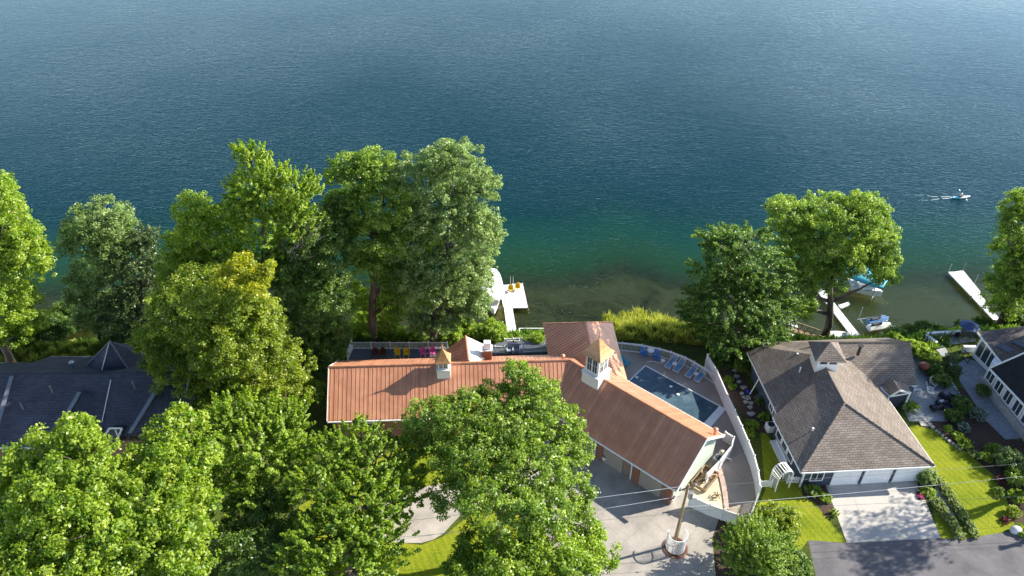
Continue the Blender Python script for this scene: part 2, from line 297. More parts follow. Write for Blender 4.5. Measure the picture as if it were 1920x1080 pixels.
def water_mat():
    m=bpy.data.materials.new('lake_water'); m.use_nodes=True; t=m.node_tree; L=t.links.new
    for n in list(t.nodes): t.nodes.remove(n)
    out=N(t,'ShaderNodeOutputMaterial'); at=N(t,'ShaderNodeAttribute',attribute_name='depth')
    g=N(t,'ShaderNodeNewGeometry')
    nz=N(t,'ShaderNodeTexNoise',Scale=.06,Detail=5.,Roughness=.6); L(g.outputs['Position'],nz.inputs['Vector'])
    dd=N(t,'ShaderNodeMath',operation='MULTIPLY_ADD'); L(nz.outputs[0],dd.inputs[0]); dd.inputs[1].default_value=3.0; L(at.outputs['Fac'],dd.inputs[2])
    mr=N(t,'ShaderNodeMapRange'); mr.inputs['From Min'].default_value=1.5; mr.inputs['From Max'].default_value=17.; L(dd.outputs[0],mr.inputs[0])
    col=ramp(t,[(0,(.05,.062,.016)),(.20,(.014,.062,.016)),(.48,(.005,.044,.026)),(.78,(.001,.024,.024)),(1,(.001,.022,.027))]); L(mr.outputs[0],col.inputs[0])
    dif=N(t,'ShaderNodeBsdfDiffuse'); L(col.outputs[0],dif.inputs[0])
    tr=N(t,'ShaderNodeBsdfTransparent'); tr.inputs[0].default_value=(.95,.96,.76,1)
    ex=N(t,'ShaderNodeMath',operation='MULTIPLY'); L(at.outputs['Fac'],ex.inputs[0]); ex.inputs[1].default_value=-.19
    e2=N(t,'ShaderNodeMath',operation='EXPONENT'); L(ex.outputs[0],e2.inputs[0])
    m1=N(t,'ShaderNodeMixShader'); L(e2.outputs[0],m1.inputs[0]); L(dif.outputs[0],m1.inputs[1]); L(tr.outputs[0],m1.inputs[2])
    # wind ripples: crossing trains of short crests, broken up by noise
    hs=[]
    for ang,sc,st,am in((R(36),3.2,3.6,1.),(R(-28),3.8,3.0,.8),(R(15),7,2.6,.5),(R(46),.9,2.4,.9)):
        mp=N(t,'ShaderNodeMapping'); mp.inputs['Rotation'].default_value=(0,0,ang); mp.inputs['Scale'].default_value=(1/st,1,1); L(g.outputs['Position'],mp.inputs[0])
        n=N(t,'ShaderNodeTexNoise',Scale=sc,Detail=3.,Roughness=.5,Distortion=.4); L(mp.outputs[0],n.inputs['Vector'])
        q=N(t,'ShaderNodeMath',operation='MULTIPLY'); q.inputs[1].default_value=am; L(n.outputs[0],q.inputs[0]); hs.append(q)
    a=hs[0]
    for b in hs[1:]:
        c=N(t,'ShaderNodeMath',operation='ADD'); L(a.outputs[0],c.inputs[0]); L(b.outputs[0],c.inputs[1]); a=c
    # calmer in patches
    pn=N(t,'ShaderNodeTexNoise',Scale=.022,Detail=3.); L(g.outputs['Position'],pn.inputs['Vector']); pr=N(t,'ShaderNodeMapRange'); pr.inputs['From Min'].default_value=.35; pr.inputs['From Max'].default_value=.65; pr.inputs['To Min'].default_value=.7; pr.inputs['To Max'].default_value=1.1; L(pn.outputs[0],pr.inputs[0])
    bp=N(t,'ShaderNodeBump',Distance=.046); L(pr.outputs[0],bp.inputs['Strength']); L(a.outputs[0],bp.inputs['Height'])
    gl=N(t,'ShaderNodeBsdfGlossy',Roughness=.10); L(bp.outputs[0],gl.inputs['Normal']); gl.inputs[0].default_value=(.76,.94,1,1)
    fr=N(t,'ShaderNodeFresnel',IOR=1.30); L(bp.outputs[0],fr.inputs['Normal'])
    m2=N(t,'ShaderNodeMixShader'); L(fr.outputs[0],m2.inputs[0]); L(m1.outputs[0],m2.inputs[1]); L(gl.outputs[0],m2.inputs[2]); L(m2.outputs[0],out.inputs[0])
    return m
wx=np.unique(np.concatenate([np.linspace(-2500,-110,30),np.linspace(-110,110,221),np.linspace(110,2500,30)])); wy=np.unique(np.concatenate([np.linspace(62,125,90),np.linspace(125,300,20),np.linspace(300,3500,20)]))
WX,WY=np.meshgrid(wx,wy); wo=gridobj('lake',WX,WY,np.full_like(WX,LZ),water_mat()); tag(wo,kind='structure')
dep=np.maximum(LZ-terr(WX,WY),0); dep[WY>125]=17
at=wo.data.attributes.new('depth','FLOAT','POINT'); at.data.foreach_set('value',dep.ravel().astype('f'))
def sheet(name,px,m,z=.004,world=False):
    b=MB(); b.poly([(p[0],p[1],z) for p in (px if world else [P(*q) for q in px])]); return struct(name,b,m)
sheet('driveway',[(1040,790),(1215,880),(1290,925),(1352,960),(1335,1010),(1342,1080),(1342,1250),(1060,1250),(1050,1050),(1000,960),(940,948),(900,950),(870,960),(850,980),(832,1000),(812,1012),(790,1018),(745,1018),(700,1010),(690,950),(730,932),(780,915),(840,904),(900,900),(950,880),(985,850)],conc1,.008)
sheet('driveway',[(1545,900),(1716,893),(1764,1009),(1588,1018)],conc2,.012)
sheet('road',[(1515,1013),(1588,1018),(1764,1009),(1800,1012),(1870,1000),(2060,980),(2500,960),(2500,1500),(1560,1500),(1530,1080)],asphalt,.004)
sheet('pool_deck',[(1100,690),(1110,640),(1165,655),(1202,661),(1235,668),(1282,684),(1312,700),(1339,718),(1358,763),(1370,790),(1383,820),(1396,850),(1407,877),(1414,905),(1419,940),(1401,985),(1352,962),(1290,925),(1230,870),(1180,720)],conc3,.004)
sheet('sand_bed',[(1345,892),(1358,915),(1362,957),(1290,935),(1318,880)],sand,.010)
sheet('garden_bed',[(1350,690),(1378,676),(1440,780),(1452,815),(1432,812),(1412,812),(1396,790),(1362,735)],mulch,.006)
sheet('garden_bed',[(1335,965),(1352,962),(1378,980),(1372,1010),(1380,1100),(1345,1100),(1342,1040)],mulch,.006)
sheet('garden_bed',[(1500,905),(1545,905),(1556,935),(1566,960),(1550,972),(1530,945),(1505,930)],mulch,.006)
sheet('garden_bed',[(1716,880),(1752,885),(1757,905),(1748,925),(1724,930)],mulch,.014)
sheet('garden_bed',[(1726,800),(1745,786),(1770,780),(1800,730),(1840,720),(1880,820),(1930,830),(2000,900),(2000,990),(1900,978),(1888,940),(1880,905),(1850,880),(1815,850),(1780,825),(1752,805)],mulch,.006)
sheet('patio',[(1690,760),(1712,700),(1700,655),(1730,650),(1760,690),(1790,720),(1800,760),(1775,790),(1745,790),(1705,790)],paver,.008)
sheet('lawn',[(1705,800),(1726,796),(1752,805),(1780,825),(1815,850),(1850,880),(1880,905),(1888,940),(1900,978),(1905,990),(1870,1000),(1800,1012),(1764,1009),(1755,985),(1745,930),(1700,880)],lawn_m,.005)
sheet('lawn',[(1425,800),(1450,830),(1500,905),(1530,945),(1550,972),(1590,1018),(1515,1013),(1480,1060),(1400,1000),(1435,920)],lawn_m,.005)
sheet('lawn',[(760,830),(1000,850),(900,905),(780,915),(690,950),(560,950)],lawn_m,.005)
sheet('lawn',[(560,950),(690,960),(700,1012),(790,1022),(830,1007),(900,950),(1000,960),(1050,1050),(1060,1250),(560,1250)],lawn_m,.005)
sheet('garden_walk',[(1740,905),(1762,905),(1810,1008),(1792,1011),(1752,930),(1722,938),(1717,922),(1745,920)],conc1,.012)
sheet('side_walk',[(1795,690),(1770,648),(1830,640),(1845,625),(1740,625),(1725,640),(1755,655),(1792,695)],paver,.009)
sheet('paved_path',[(1790,685),(1812,672),(1840,680),(1905,800),(1915,822),(1885,824),(1850,790),(1800,715)],slate_,.008)
# ---------------------------------------------------------------- foliage
def leafmat(name,cd,cm,cl,trans=.48):
    m=bpy.data.materials.new(name); m.use_nodes=True; t=m.node_tree; L=t.links.new
    for n in list(t.nodes): t.nodes.remove(n)
    out=N(t,'ShaderNodeOutputMaterial'); a=N(t,'ShaderNodeAttribute',attribute_name='tint'); r=ramp(t,[(0,cd),(.5,cm),(1,cl)]); L(a.outputs['Fac'],r.inputs[0])
    d=N(t,'ShaderNodeBsdfPrincipled',Roughness=.42); d.inputs['Specular IOR Level'].default_value=.6; L(r.outputs[0],d.inputs['Base Color'])
    tl=N(t,'ShaderNodeBsdfTranslucent'); hs=N(t,'ShaderNodeHueSaturation',Saturation=1.1,Value=1.6); L(r.outputs[0],hs.inputs['Color']); L(hs.outputs[0],tl.inputs[0])
    mx=N(t,'ShaderNodeMixShader'); mx.inputs[0].default_value=trans; L(d.outputs[0],mx.inputs[1]); L(tl.outputs[0],mx.inputs[2]); L(mx.outputs[0],out.inputs[0])
    return m
LM={'lime':leafmat('lime_leaves',(.12,.22,.018),(.25,.36,.03),(.42,.50,.08)),
 'green':leafmat('green_leaves',(.11,.19,.018),(.235,.35,.03),(.42,.53,.08)),
 'forest':leafmat('forest_leaves',(.05,.11,.02),(.11,.205,.03),(.26,.37,.07)),
 'mid':leafmat('mid_leaves',(.10,.175,.02),(.21,.32,.04),(.40,.50,.10)),
 'olive':leafmat('olive_leaves',(.12,.18,.02),(.23,.31,.03),(.42,.46,.07)),
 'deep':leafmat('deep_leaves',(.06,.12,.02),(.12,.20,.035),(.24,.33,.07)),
 'pale':leafmat('pale_leaves',(.12,.19,.05),(.22,.31,.09),(.38,.48,.20)),
 'pine':leafmat('pine_needles',(0.043,0.081,0.026),(0.080,0.128,0.033),(0.131,0.189,0.046),.15),
 'yellow':leafmat('yellow_leaves',(.20,.27,.02),(.36,.38,.02),(.52,.47,.04)),
 'silver':leafmat('silver_leaves',(0.145,0.203,0.156),(0.232,0.297,0.234),(0.377,0.432,0.338)),
 'reed':leafmat('reed_grass',(.15,.17,.03),(.27,.30,.05),(.42,.42,.11)),
 'red':leafmat('burgundy_leaves',(0.087,0.027,0.026),(0.160,0.041,0.046),(0.290,0.081,0.091)),
 'pink':leafmat('pink_petals',(0.507,0.081,0.195),(0.750,0.162,0.325),(0.750,0.405,0.520)),
 'hosta':leafmat('hosta_leaves',(0.145,0.216,0.052),(0.290,0.351,0.104),(0.522,0.567,0.260))}
bark=mat('bark',(.06,.045,.034),.95,(.13,.10,.075),3,bump=.8,bscale=8,stretch=(1,1,.25))
palebark=mat('pale_bark',(.30,.22,.17),.95,(.42,.33,.26),3,bump=.8,bscale=8,stretch=(1,1,.25))
deadwood=mat('dead_wood',(.42,.34,.28),.9,(.33,.26,.21),4)
rng=np.random.default_rng(11)
def unit(v): return v/np.maximum(np.linalg.norm(v,axis=-1,keepdims=True),1e-9)
def leaves_mesh(name,pos,nrm,size,tint,m,parent,aspect=.62):
    size=size*.78
    n=len(pos); a=rng.normal(size=(n,3)); t=unit(np.cross(nrm,a)); b=np.cross(nrm,t); s=size[:,None]
    v=np.empty((n,4,3)); fold=nrm*s*.22
    v[:,0]=pos-t*s*.5-fold*.6; v[:,1]=pos+b*s*.5*aspect+fold*.4-t*s*.05; v[:,2]=pos+t*s*.5-fold; v[:,3]=pos-b*s*.5*aspect+fold*.4-t*s*.05
    me=bpy.data.meshes.new(name); me.vertices.add(n*4); me.vertices.foreach_set('co',v.reshape(-1).astype('f'))
    me.loops.add(n*4); me.loops.foreach_set('vertex_index',np.arange(n*4,dtype='i')); me.polygons.add(n); me.polygons.foreach_set('loop_start',np.arange(0,n*4,4,dtype='i'))
    me.update(calc_edges=True); at=me.attributes.new('tint','FLOAT','FACE'); at.data.foreach_set('value',np.clip(tint,0,1).astype('f')); me.materials.append(m)
    o=bpy.data.objects.new(name,me); C.objects.link(o); 
    if parent: o.parent=parent; o.matrix_parent_inverse=Matrix.Translation(parent.location).inverted()
    return o
def crown(ells,leaf,dens,style,clump):
    """ells: (centre, radii). Returns leaf positions, normals, sizes, tints, clump centres."""
    PO=[];NO=[];SZ=[];TI=[];CC=[]
    for c,r in ells:
        c=np.array(c);r=np.array(r); rm=r.mean(); rc=clump*.82*(.75+.1*rm/3)
        area=4*math.pi*rm*rm; nc=max(5,int(area/(rc*rc*2.2)))
        d=unit(rng.normal(size=(nc,3))); d[:,2]=np.abs(d[:,2])*.9+d[:,2]*.1*0+rng.uniform(-.75,.12,nc)*(rng.random(nc)<.55); d=unit(d)
        k=rng.uniform(.66,1.14,nc); k[rng.random(nc)<.10]*=1.16; inner=rng.random(nc)<.13; k[inner]=rng.uniform(.25,.6,inner.sum())
        cc=c+d*r*k[:,None]; CC.append(cc)
        rcs=rc*rng.uniform(.45,1.35,nc)*np.where(k>1.14,.6,1)
        nl=np.maximum(8,(dens*18*(rcs/leaf)**2).astype(int)); idx=np.repeat(np.arange(nc),nl); n=len(idx)
        ct=rng.normal(.45,.2,nc)
        if style=='spray':
            ax=unit(d*np.array([1,1,.5])+np.array([0,0,.75])+rng.normal(size=(nc,3))*.25); tt=rng.random(n); L=rcs[idx]*2.3
            q=rng.normal(size=(n,3)); rad=unit(q)*(rcs[idx]*.62*(1-tt)**.7*np.sqrt(rng.random(n)))[:,None]
            p=cc[idx]+ax[idx]*((tt-.35)*L)[:,None]+rad; o=unit(rad+ax[idx]*.3*rcs[idx][:,None])
        elif style=='layer':
            ax=unit(d*np.array([1,1,.15])+np.array([0,0,.12])+rng.normal(size=(nc,3))*.18); tt=rng.random(n)**.8; L=rcs[idx]*2.6
            sd_=unit(np.cross(ax,np.array([0,0,1.])))[idx]; wv=(rng.random(n)-.5)*2*(1-tt)**.6*rcs[idx]*.75
            p=cc[idx]+ax[idx]*((tt-.35)*L)[:,None]+sd_*wv[:,None]+np.array([0,0,1])*((rng.random(n)-.5)*.35-.25*tt**2*rcs[idx])[:,None]; o=np.tile(np.array([0,0,1.]),(n,1))
        else:
            q=unit(rng.normal(size=(n,3))); rr=rng.random(n)**.4; sc=np.array([1,1,.75]); p=cc[idx]+q*sc*(rcs[idx]*rr)[:,None]; o=q
        nrm=unit(o*.5+np.array([.1,0,.5])+unit(p-c)*.12+rng.normal(size=(n,3))*.5)
        PO.append(p);NO.append(nrm);SZ.append(leaf*rng.uniform(.65,1.35,n));TI.append(ct[idx]+rng.normal(0,.16,n))
    return np.concatenate(PO),np.concatenate(NO),np.concatenate(SZ),np.concatenate(TI),CC
def ell(cx,cy,wp,hp,y=None,z=None,dy=0,ry=.9):
    c=PY(cx,cy,y+dy) if y is not None else P(cx,cy,z); s=mppx(c); rx=wp*s; ryy=rx*ry
    d=c-Vector((0,0,H)); ph=math.atan2(-d.z,math.hypot(d.x,d.y)); hh=hp*s
    q=hh*hh-(ryy*math.sin(ph))**2
    if q<(.35*rx*math.cos(ph))**2: ryy=min(ryy,hh*.85/math.sin(ph)); q=hh*hh-(ryy*math.sin(ph))**2
    rz=max(.35*min(rx,hh),math.sqrt(max(q,0))/math.cos(ph)); return (tuple(c),(rx,ryy,rz))
def limb(mb,a,b,r0,r1,n=7,wob=.5,seg=5):
    a=Vector(a);b=Vector(b); pts=[];rs=[]
    for i in range(seg+1):
        t=i/seg; p=a.lerp(b,t); k=math.sin(math.pi*t)*wob; p+=Vector((random.uniform(-k,k),random.uniform(-k,k),random.uniform(-k,k)*.4)); pts.append(p); rs.append(r0+(r1-r0)*t)
    mb.tube(pts,rs,n)
def tree(name,label,base,lobes,leaf='green',size=.3,dens=1.,style='ball',clump=.85,r=.38,cat='tree',group=None,z=None,y=None,extra=None,barkm=None,lean=None,branches=True,trunk_top=None):
    """lobes in photo pixels (cx,cy,w,h[,dy or z]); base (px,py,z)."""
    b=P(*base); root=thing(name,label,cat,b,group=group)
    E=[]
    for l in lobes:
        if z is not None: E.append(ell(*l[:4],z=l[4] if len(l)>4 else z))
        else: E.append(ell(*l[:4],y=b.y if y is None else y,dy=l[4] if len(l)>4 else random.uniform(-1.2,1.2)))
    po,no,sz,ti,CC=crown(E,size,dens,style,clump)
    k=po[:,2]>b.z+.15; leaves_mesh('crown',po[k],no[k],sz[k],ti[k],LM[leaf],root)
    if extra:
        el=[ell(*l[:4],y=b.y if y is None else y,dy=l[4]) if z is None else ell(*l[:4],z=l[4]) for l in extra[1]]
        po,no,sz,ti,_=crown(el,size,dens,style,clump*.8); leaves_mesh('yellow_foliage',po,no,sz,ti,LM[extra[0]],root)
    top=max(E,key=lambda e:e[0][2])[0]; cen=np.mean([e[0] for e in E],axis=0); tb=MB()
    tt=Vector(trunk_top) if trunk_top else Vector((cen[0]*.75+top[0]*.25,cen[1],min(top[2],cen[2]+1)))
    pts=[b+Vector((0,0,-.4))]; rs=[r*1.45]; 
    for i in range(1,8):
        t=i/7; p=b.lerp(tt,t); p.x=b.x+(tt.x-b.x)*t**1.5; p.y=b.y+(tt.y-b.y)*t**1.5; p+=Vector((math.sin(t*7+b.x)*.18,math.cos(t*6)*.15,0)); pts.append(p); rs.append(r*(1.0-.72*t))
    tb.tube(pts,rs,10)
    for e in E:
        j=random.choice([2,3,4,5]) if E[0] is not e else 5
        ec=Vector(e[0]); j=min(range(2,7),key=lambda q:abs(pts[q].z-(ec.z-1.5-(pts[q]-ec).xy.length*.4)))
        limb(tb,pts[j],ec,rs[j]*.7,r*.12,6)
    if branches:
        for e,cc in zip(E,CC):
            for q in cc[rng.choice(len(cc),min(9,len(cc)),replace=False)]: limb(tb,e[0],q,r*.13,.03,4,.2,3)
    wpart('trunk',tb,barkm or bark,root,smooth=True)
    return root
def shrub(label,px,py,rp,leaf='green',z=0,hp=None,size=.16,name='shrub',group=None,style='ball',cat='shrub',dens=1.,asp=1.,clump=None):
    b=P(px,py,z); s=mppx(b); r=rp*s; h=(hp or rp)*s
    root=thing(name,label,cat,b,group=group)
    E=[((b.x,b.y,b.z+h*.55),(r,r*.9*asp,h*.6))]
    if r>.8: 
        for i in range(4):
            a=i*1.57+random.random(); E.append(((b.x+math.cos(a)*r*.55,b.y+math.sin(a)*r*.5*asp,b.z+h*random.uniform(.35,.8)),(r*.5,r*.5,h*.45)))
    po,no,sz,ti,CC=crown(E,size,dens*1.15,style,clump or max(.22,r*.3)); k=po[:,2]>b.z
    leaves_mesh('foliage',po[k],no[k],sz[k],ti[k],LM[leaf],root)
    tb=MB()
    for e,cc in zip(E,CC):
        for q in cc[:4]: limb(tb,b,q,.05,.015,4,.08,3)
    wpart('stem',tb,bark,root)
    return root
# ---------------------------------------------------------------- house with the orange metal roof
def V2(p): return Vector((p[0],p[1],0))
def isect(p,d,q,e):
    den=d.x*e.y-d.y*e.x; t=((q.x-p.x)*e.y-(q.y-p.y)*e.x)/den; return p+d*t
ZE,ZR,RUN=3.0,6.2,4.3
Lr=V2(P(617,688,ZR)); J=V2(P(1068,675,ZR)); Re=V2(P(1325,823,ZR))
d1=(J-Lr).normalized(); n1=Vector((-d1.y,d1.x,0)); d2=(Re-J).normalized(); n2=Vector((-d2.y,d2.x,0))
VF=isect(Lr-n1*RUN,d1,J-n2*RUN,d2); VB=isect(Lr+n1*RUN,d1,J+n2*RUN,d2)
def z(p,h): return Vector((p.x,p.y,h))
house=thing('house','long bent house with an orange ribbed metal roof and two little cupolas','house',z((Lr+Re)/2,0))
RN=V2(P(1097,605,ZR)); nw=V2(P(1018,607,ZE)); ne=V2(P(1148,604,ZE)); se=V2(P(1175,708,ZE)); 
dr=(V2(P(1120,700,ZR))-RN).normalized(); RS=isect(RN,dr,J,d2); 
swE=nw+(V2(P(1027,662,ZE))-nw)*1.0; swI=isect(nw,(swE-nw),Lr+n1*0,d1)
planes=[([z(Lr-n1*RUN,ZE),z(VF,ZE),z(J,ZR),z(Lr,ZR)],d1),([z(Lr,ZR),z(J,ZR),z(VB,ZE),z(Lr+n1*RUN,ZE)],d1),
 ([z(VF,ZE),z(Re-n2*RUN,ZE),z(Re,ZR),z(J,ZR)],d2),([z(J,ZR),z(Re,ZR),z(Re+n2*RUN,ZE),z(VB,ZE)],d2),
 ([z(RN,ZR-.01),z(RS,ZR-.01),z(swI,ZE-.02),z(nw,ZE)],dr),([z(RN,ZR-.01),z(RS,ZR-.01),z(isect(se,(se-ne),J,d2),ZE-.02),z(ne,ZE)],dr),([z(RN,ZR-.01),z(nw,ZE),z(ne,ZE)],Vector((1,0,0)))]
rb=MB(); 
for p,e in planes: rb.slab(p,.14,e)
sm=MB()
for i_,(p,e) in enumerate(planes): sm.ribs(p,e,.42,*((.035,.04) if i_<2 else (.05,.055)))
wpart('roof_seams',sm,mat('seam_highlight_metal',(.46,.24,.16),.4,metal=.2),house)  # seam colour stands in for the sun caught on the rib sides
rb.tube([z(Lr,ZR+.03),z(J,ZR+.03),z(Re,ZR+.03)],.12,6); rb.tube([z(RN,ZR+.02),z(RS,ZR+.02)],.11,6); rb.tube([z(RN,ZR+.02),z(nw,ZE+.02)],.08,6); rb.tube([z(RN,ZR+.02),z(ne,ZE+.02)],.08,6)
roof=wpart('roof',rb,redroof,house)
def gut(a,b,h=ZE,off=None):
    g.bar(z(a,h-.12)+(off or Vector()),z(b,h-.12)+(off or Vector()),.12,.13)
g=MB(); gut(Lr-n1*(RUN+.05),VF-n1*.05); gut(VF-n2*.05,Re-n2*(RUN+.05)); gut(Re+n2*(RUN+.05),VB+n2*.05); wpart('gutter',g,white,house)
tr=MB()
for s_ in(-1,1): tr.bar(z(Re+n2*s_*RUN,ZE-.02)+d2*.05,z(Re,ZR-.02)+d2*.05,.05,.28)
wpart('bargeboard',tr,white,house); tr=MB()
for s_ in(-1,1): tr.bar(z(Lr+n1*s_*RUN,ZE-.02)-d1*.05,z(Lr,ZR-.02)-d1*.05,.05,.2)
wpart('bargeboard',tr,white,house)
def wallpoly(b,pts,top,m_h0=-.3):
    b.prism([(p.x,p.y) for p in pts],m_h0,top)
ov=.55
A_=[Lr-n1*(RUN-ov)+d1*ov,isect(Lr-n1*(RUN-ov),d1,J-n2*(RUN-ov),d2),Re-n2*(RUN-ov)-d2*ov,Re+n2*(RUN-ov)-d2*ov,isect(Lr+n1*(RUN-ov),d1,J+n2*(RUN-ov),d2),Lr+n1*(RUN-ov)+d1*ov]
taupe=siding('taupe_siding',(.20,.15,.12)); b=MB(); wallpoly(b,A_,ZE+.22); wpart('wall',b,taupe,house); b=MB()
b.box((Re-d2*(ov-.03)).to_tuple()[:2]+(1.55,),(2*(RUN-ov),.08,3.3),M=Matrix((n2,-d2,Vector((0,0,1)))).transposed())
pt=Re-d2*ov; k=(RUN-ov)
b.raw([z(pt-n2*k,ZE+.2),z(pt+n2*k,ZE+.2),z(pt,ZR-.25),z(pt-n2*k-d2*.2,ZE+.2),z(pt+n2*k-d2*.2,ZE+.2),z(pt-d2*.2,ZR-.25)],[(0,1,2),(3,5,4),(0,2,5,3),(1,4,5,2)])
wpart('gable_wall',b,sagesiding,house); b=MB(); pt=Lr+d1*ov
b.raw([z(pt-n1*k,ZE+.2),z(pt+n1*k,ZE+.2),z(pt,ZR-.25),z(pt-n1*k+d1*.2,ZE+.2),z(pt+n1*k+d1*.2,ZE+.2),z(pt+d1*.2,ZR-.25)],[(0,2,1),(3,4,5),(0,3,5,2),(1,2,5,4)])
wpart('gable_wall',b,sagesiding,house)
b=MB(); b.prism([(p.x,p.y) for p in (nw+Vector((.6,-.6,0)),ne+Vector((-.6,-.6,0)),se+Vector((-.5,.4,0)),swE+Vector((.5,0,0)))],-2.2,ZE+.1); wpart('rear_wall',b,sagesiding,house)
# brick strip and windows along the front, pillars between garage bays
b=MB(); b.bar(z(A_[0]-n1*.06,1.2),z(A_[1]-n1*.06,1.2),.1,2.4); wpart('brick_front',b,brick,house)
fw=Re-n2*(RUN-ov)-d2*ov; L2=(fw-A_[1]).length
def onfront(t,h,off=.08): return z(fw-d2*t-n2*off,h)
for t0 in (1.0,5.3,9.4):
    b=MB(); b.box(onfront(t0+1.6,1.1),(2.9,.06,2.2),M=Matrix((d2,n2,Vector((0,0,1)))).transposed()); b_=wpart('garage_door',b,mat('taupe_door',(.26,.23,.20),.6),house)
for t0 in (.35,3.9,8.1):
    b=MB(); b.box(onfront(t0,1.35,.12),(.75,.14,2.7),M=Matrix((d2,n2,Vector((0,0,1)))).transposed()); wpart('brick_pillar',b,brick,house)
for t0 in (4.4,8.6):
    b=MB(); b.tube([onfront(t0,2.85,.62),onfront(t0,2.2,.2),onfront(t0,.1,.2)],.06,6); wpart('downspout',b,white,house)
for t0 in (3.,7.,11.5,17):
    c=Lr-n1*(RUN-ov)+d1*(t0+1); b=MB(); b.bar(z(c-n1*.13,1.5)-d1*.7,z(c-n1*.13,1.5)+d1*.7,.06,1.3); f=wpart('window',b,white,house); b=MB(); b.bar(z(c-n1*.18,1.5)-d1*.6,z(c-n1*.18,1.5)+d1*.6,.04,1.1); o=b.build('pane',glass,f); 
# pyramid dormer over the deck door: orange left slope, pale right slope
dx=P(879,677,ZR).x; dtop=P(873,630,ZR-.1); y0=J.y-.1; yN=dtop.y; 
b=MB(); pL=[Vector((dx,y0,ZR-.02)),Vector((dtop.x,yN,ZR-.1)),Vector((dx-3.1,yN-.2,3.9)),Vector((dx-3.1,y0,3.9))]; b.slab(pL,.12,(0,1,0)); b.ribs(pL,(0,1,0),.5,.05,.06)
b.tube([pL[0],pL[1]],.12,6); wpart('dormer_roof',b,redroof,house)
b=MB(); eN=P(912,648,5.0); eS=P(912,671,5.0); b.raw([Vector((dx+.05,y0,ZR-.03)),Vector((dtop.x+.05,yN,ZR-.12)),eN,eS,Vector((dx+.05,y0,3.4)),Vector((dtop.x+.05,yN,2.5)),z(eN,2.5),z(eS,3.4)],[(0,1,2,3),(3,2,6,7),(1,5,6,2),(0,3,7,4)]); wpart('dormer_side',b,white,house)
copper=mat('weathered_copper',(.62,.34,.15),.35,(.48,.22,.11),3,metal=.4)
def cupola(c,wd,base,body,eave,apex,ang,label,win=2,deck=.0):
    """square cupola with flared pyramid roof, part of the house"""
    M=Matrix.Rotation(ang,3,'Z'); root_o=None
    def W(x,y,h): return Vector((c.x,c.y,0))+M@Vector((x,y,0))+Vector((0,0,h))
    b=MB(); b.box(W(0,0,(base+body)/2),(wd*1.1,wd*1.1,body-base),M=M); b.box(W(0,0,(body+eave)/2),(wd*.86,wd*.86,eave-body),M=M); b.box(W(0,0,body+.03),(wd*1.18,wd*1.18,.07),M=M)
    o=wpart('cupola',b,white,house); 
    def sub(n,mb,m): q=mb.build(n,m,o); return q
    # flared roof
    vs=[];fs=[]; lv=[(1.30,0),(1.02,.16),(.66,.42),(.34,.72),(.04,1.)]
    for r_,t in lv:
        for sx_,sy_ in((-1,-1),(1,-1),(1,1),(-1,1)): vs.append(W(sx_*wd*.5*r_,sy_*wd*.5*r_,eave+(apex-eave)*t))
    for i in range(len(lv)-1):
        for k_ in range(4): fs.append((i*4+k_,i*4+(k_+1)%4,i*4+4+(k_+1)%4,i*4+4+k_))
    fs+= [(3,2,1,0),tuple(range(len(lv)*4-4,len(lv)*4))]
    sub('cupola_roof',MB().raw(vs,fs),copper)
    sub('finial',MB().tube([W(0,0,apex-.05),W(0,0,apex+.3),W(0,0,apex+.38),W(0,0,apex+.9)],[.05,.09,.03,.015],6),redroof)
    for k_ in range(4):
        Mk=Matrix.Rotation(ang+k_*math.pi/2,3,'Z')
        for j in range(win):
            xo=(j-(win-1)/2)*wd*.36; cc=Vector((c.x,c.y,(body+eave)/2+.04))+Mk@Vector((xo,-wd*.44,0)); hh=(eave-body)*.72
            fb=MB(); ww=wd*.30
            for s_ in(-1,1): fb.box(cc+Mk@Vector((s_*ww/2,0,0)),(.05,.05,hh),M=Mk); fb.box(cc+Vector((0,0,s_*hh/2)),(ww+.05,.05,.05),M=Mk)
            fb.box(cc,(.03,.04,hh),M=Mk); fb.box(cc,(ww,.04,.03),M=Mk); sub('window_frame',fb,white); sub('pane',MB().box(cc+Mk@Vector((0,.012,0)),(ww,.03,hh),M=Mk),glass)
    return o
cupola(V2(P(832,692,6.0)),1.2,5.3,6.4,7.4,8.8,math.atan2(d1.y,d1.x),'')
cc=J+d2*((P(1121,700,6.2)-J).dot(d2)); cupola(V2(cc),1.8,5.3,6.9,9.3,11.1,math.atan2(d2.y,d2.x)-.0,'')
b=MB(); cb=P(914,668,5.); b.box(cb,(.9,.8,2.2)); ch=wpart('chimney',b,brick,house); b=MB(); b.box(cb+Vector((0,0,1.15)),(1.05,.95,.12)); b.box(cb+Vector((0,0,1.6)),(.7,.6,.8)); o=b.build('chimney_cap',vinyl,ch); 
for (x,y,h,n_) in((1055,672,5.9,'x'),(1341,810,4.6,'x')):
    c=P(x,y,h); b=MB(); b.tube([c-Vector((0,0,.9)),c+Vector((0,0,.35))],.13,8); b.tube([c+Vector((0,0,.33)),c+Vector((0,0,.42)),c+Vector((0,0,.55))],[.24,.24,.05],8); wpart('roof_vent',b,redroof,house)
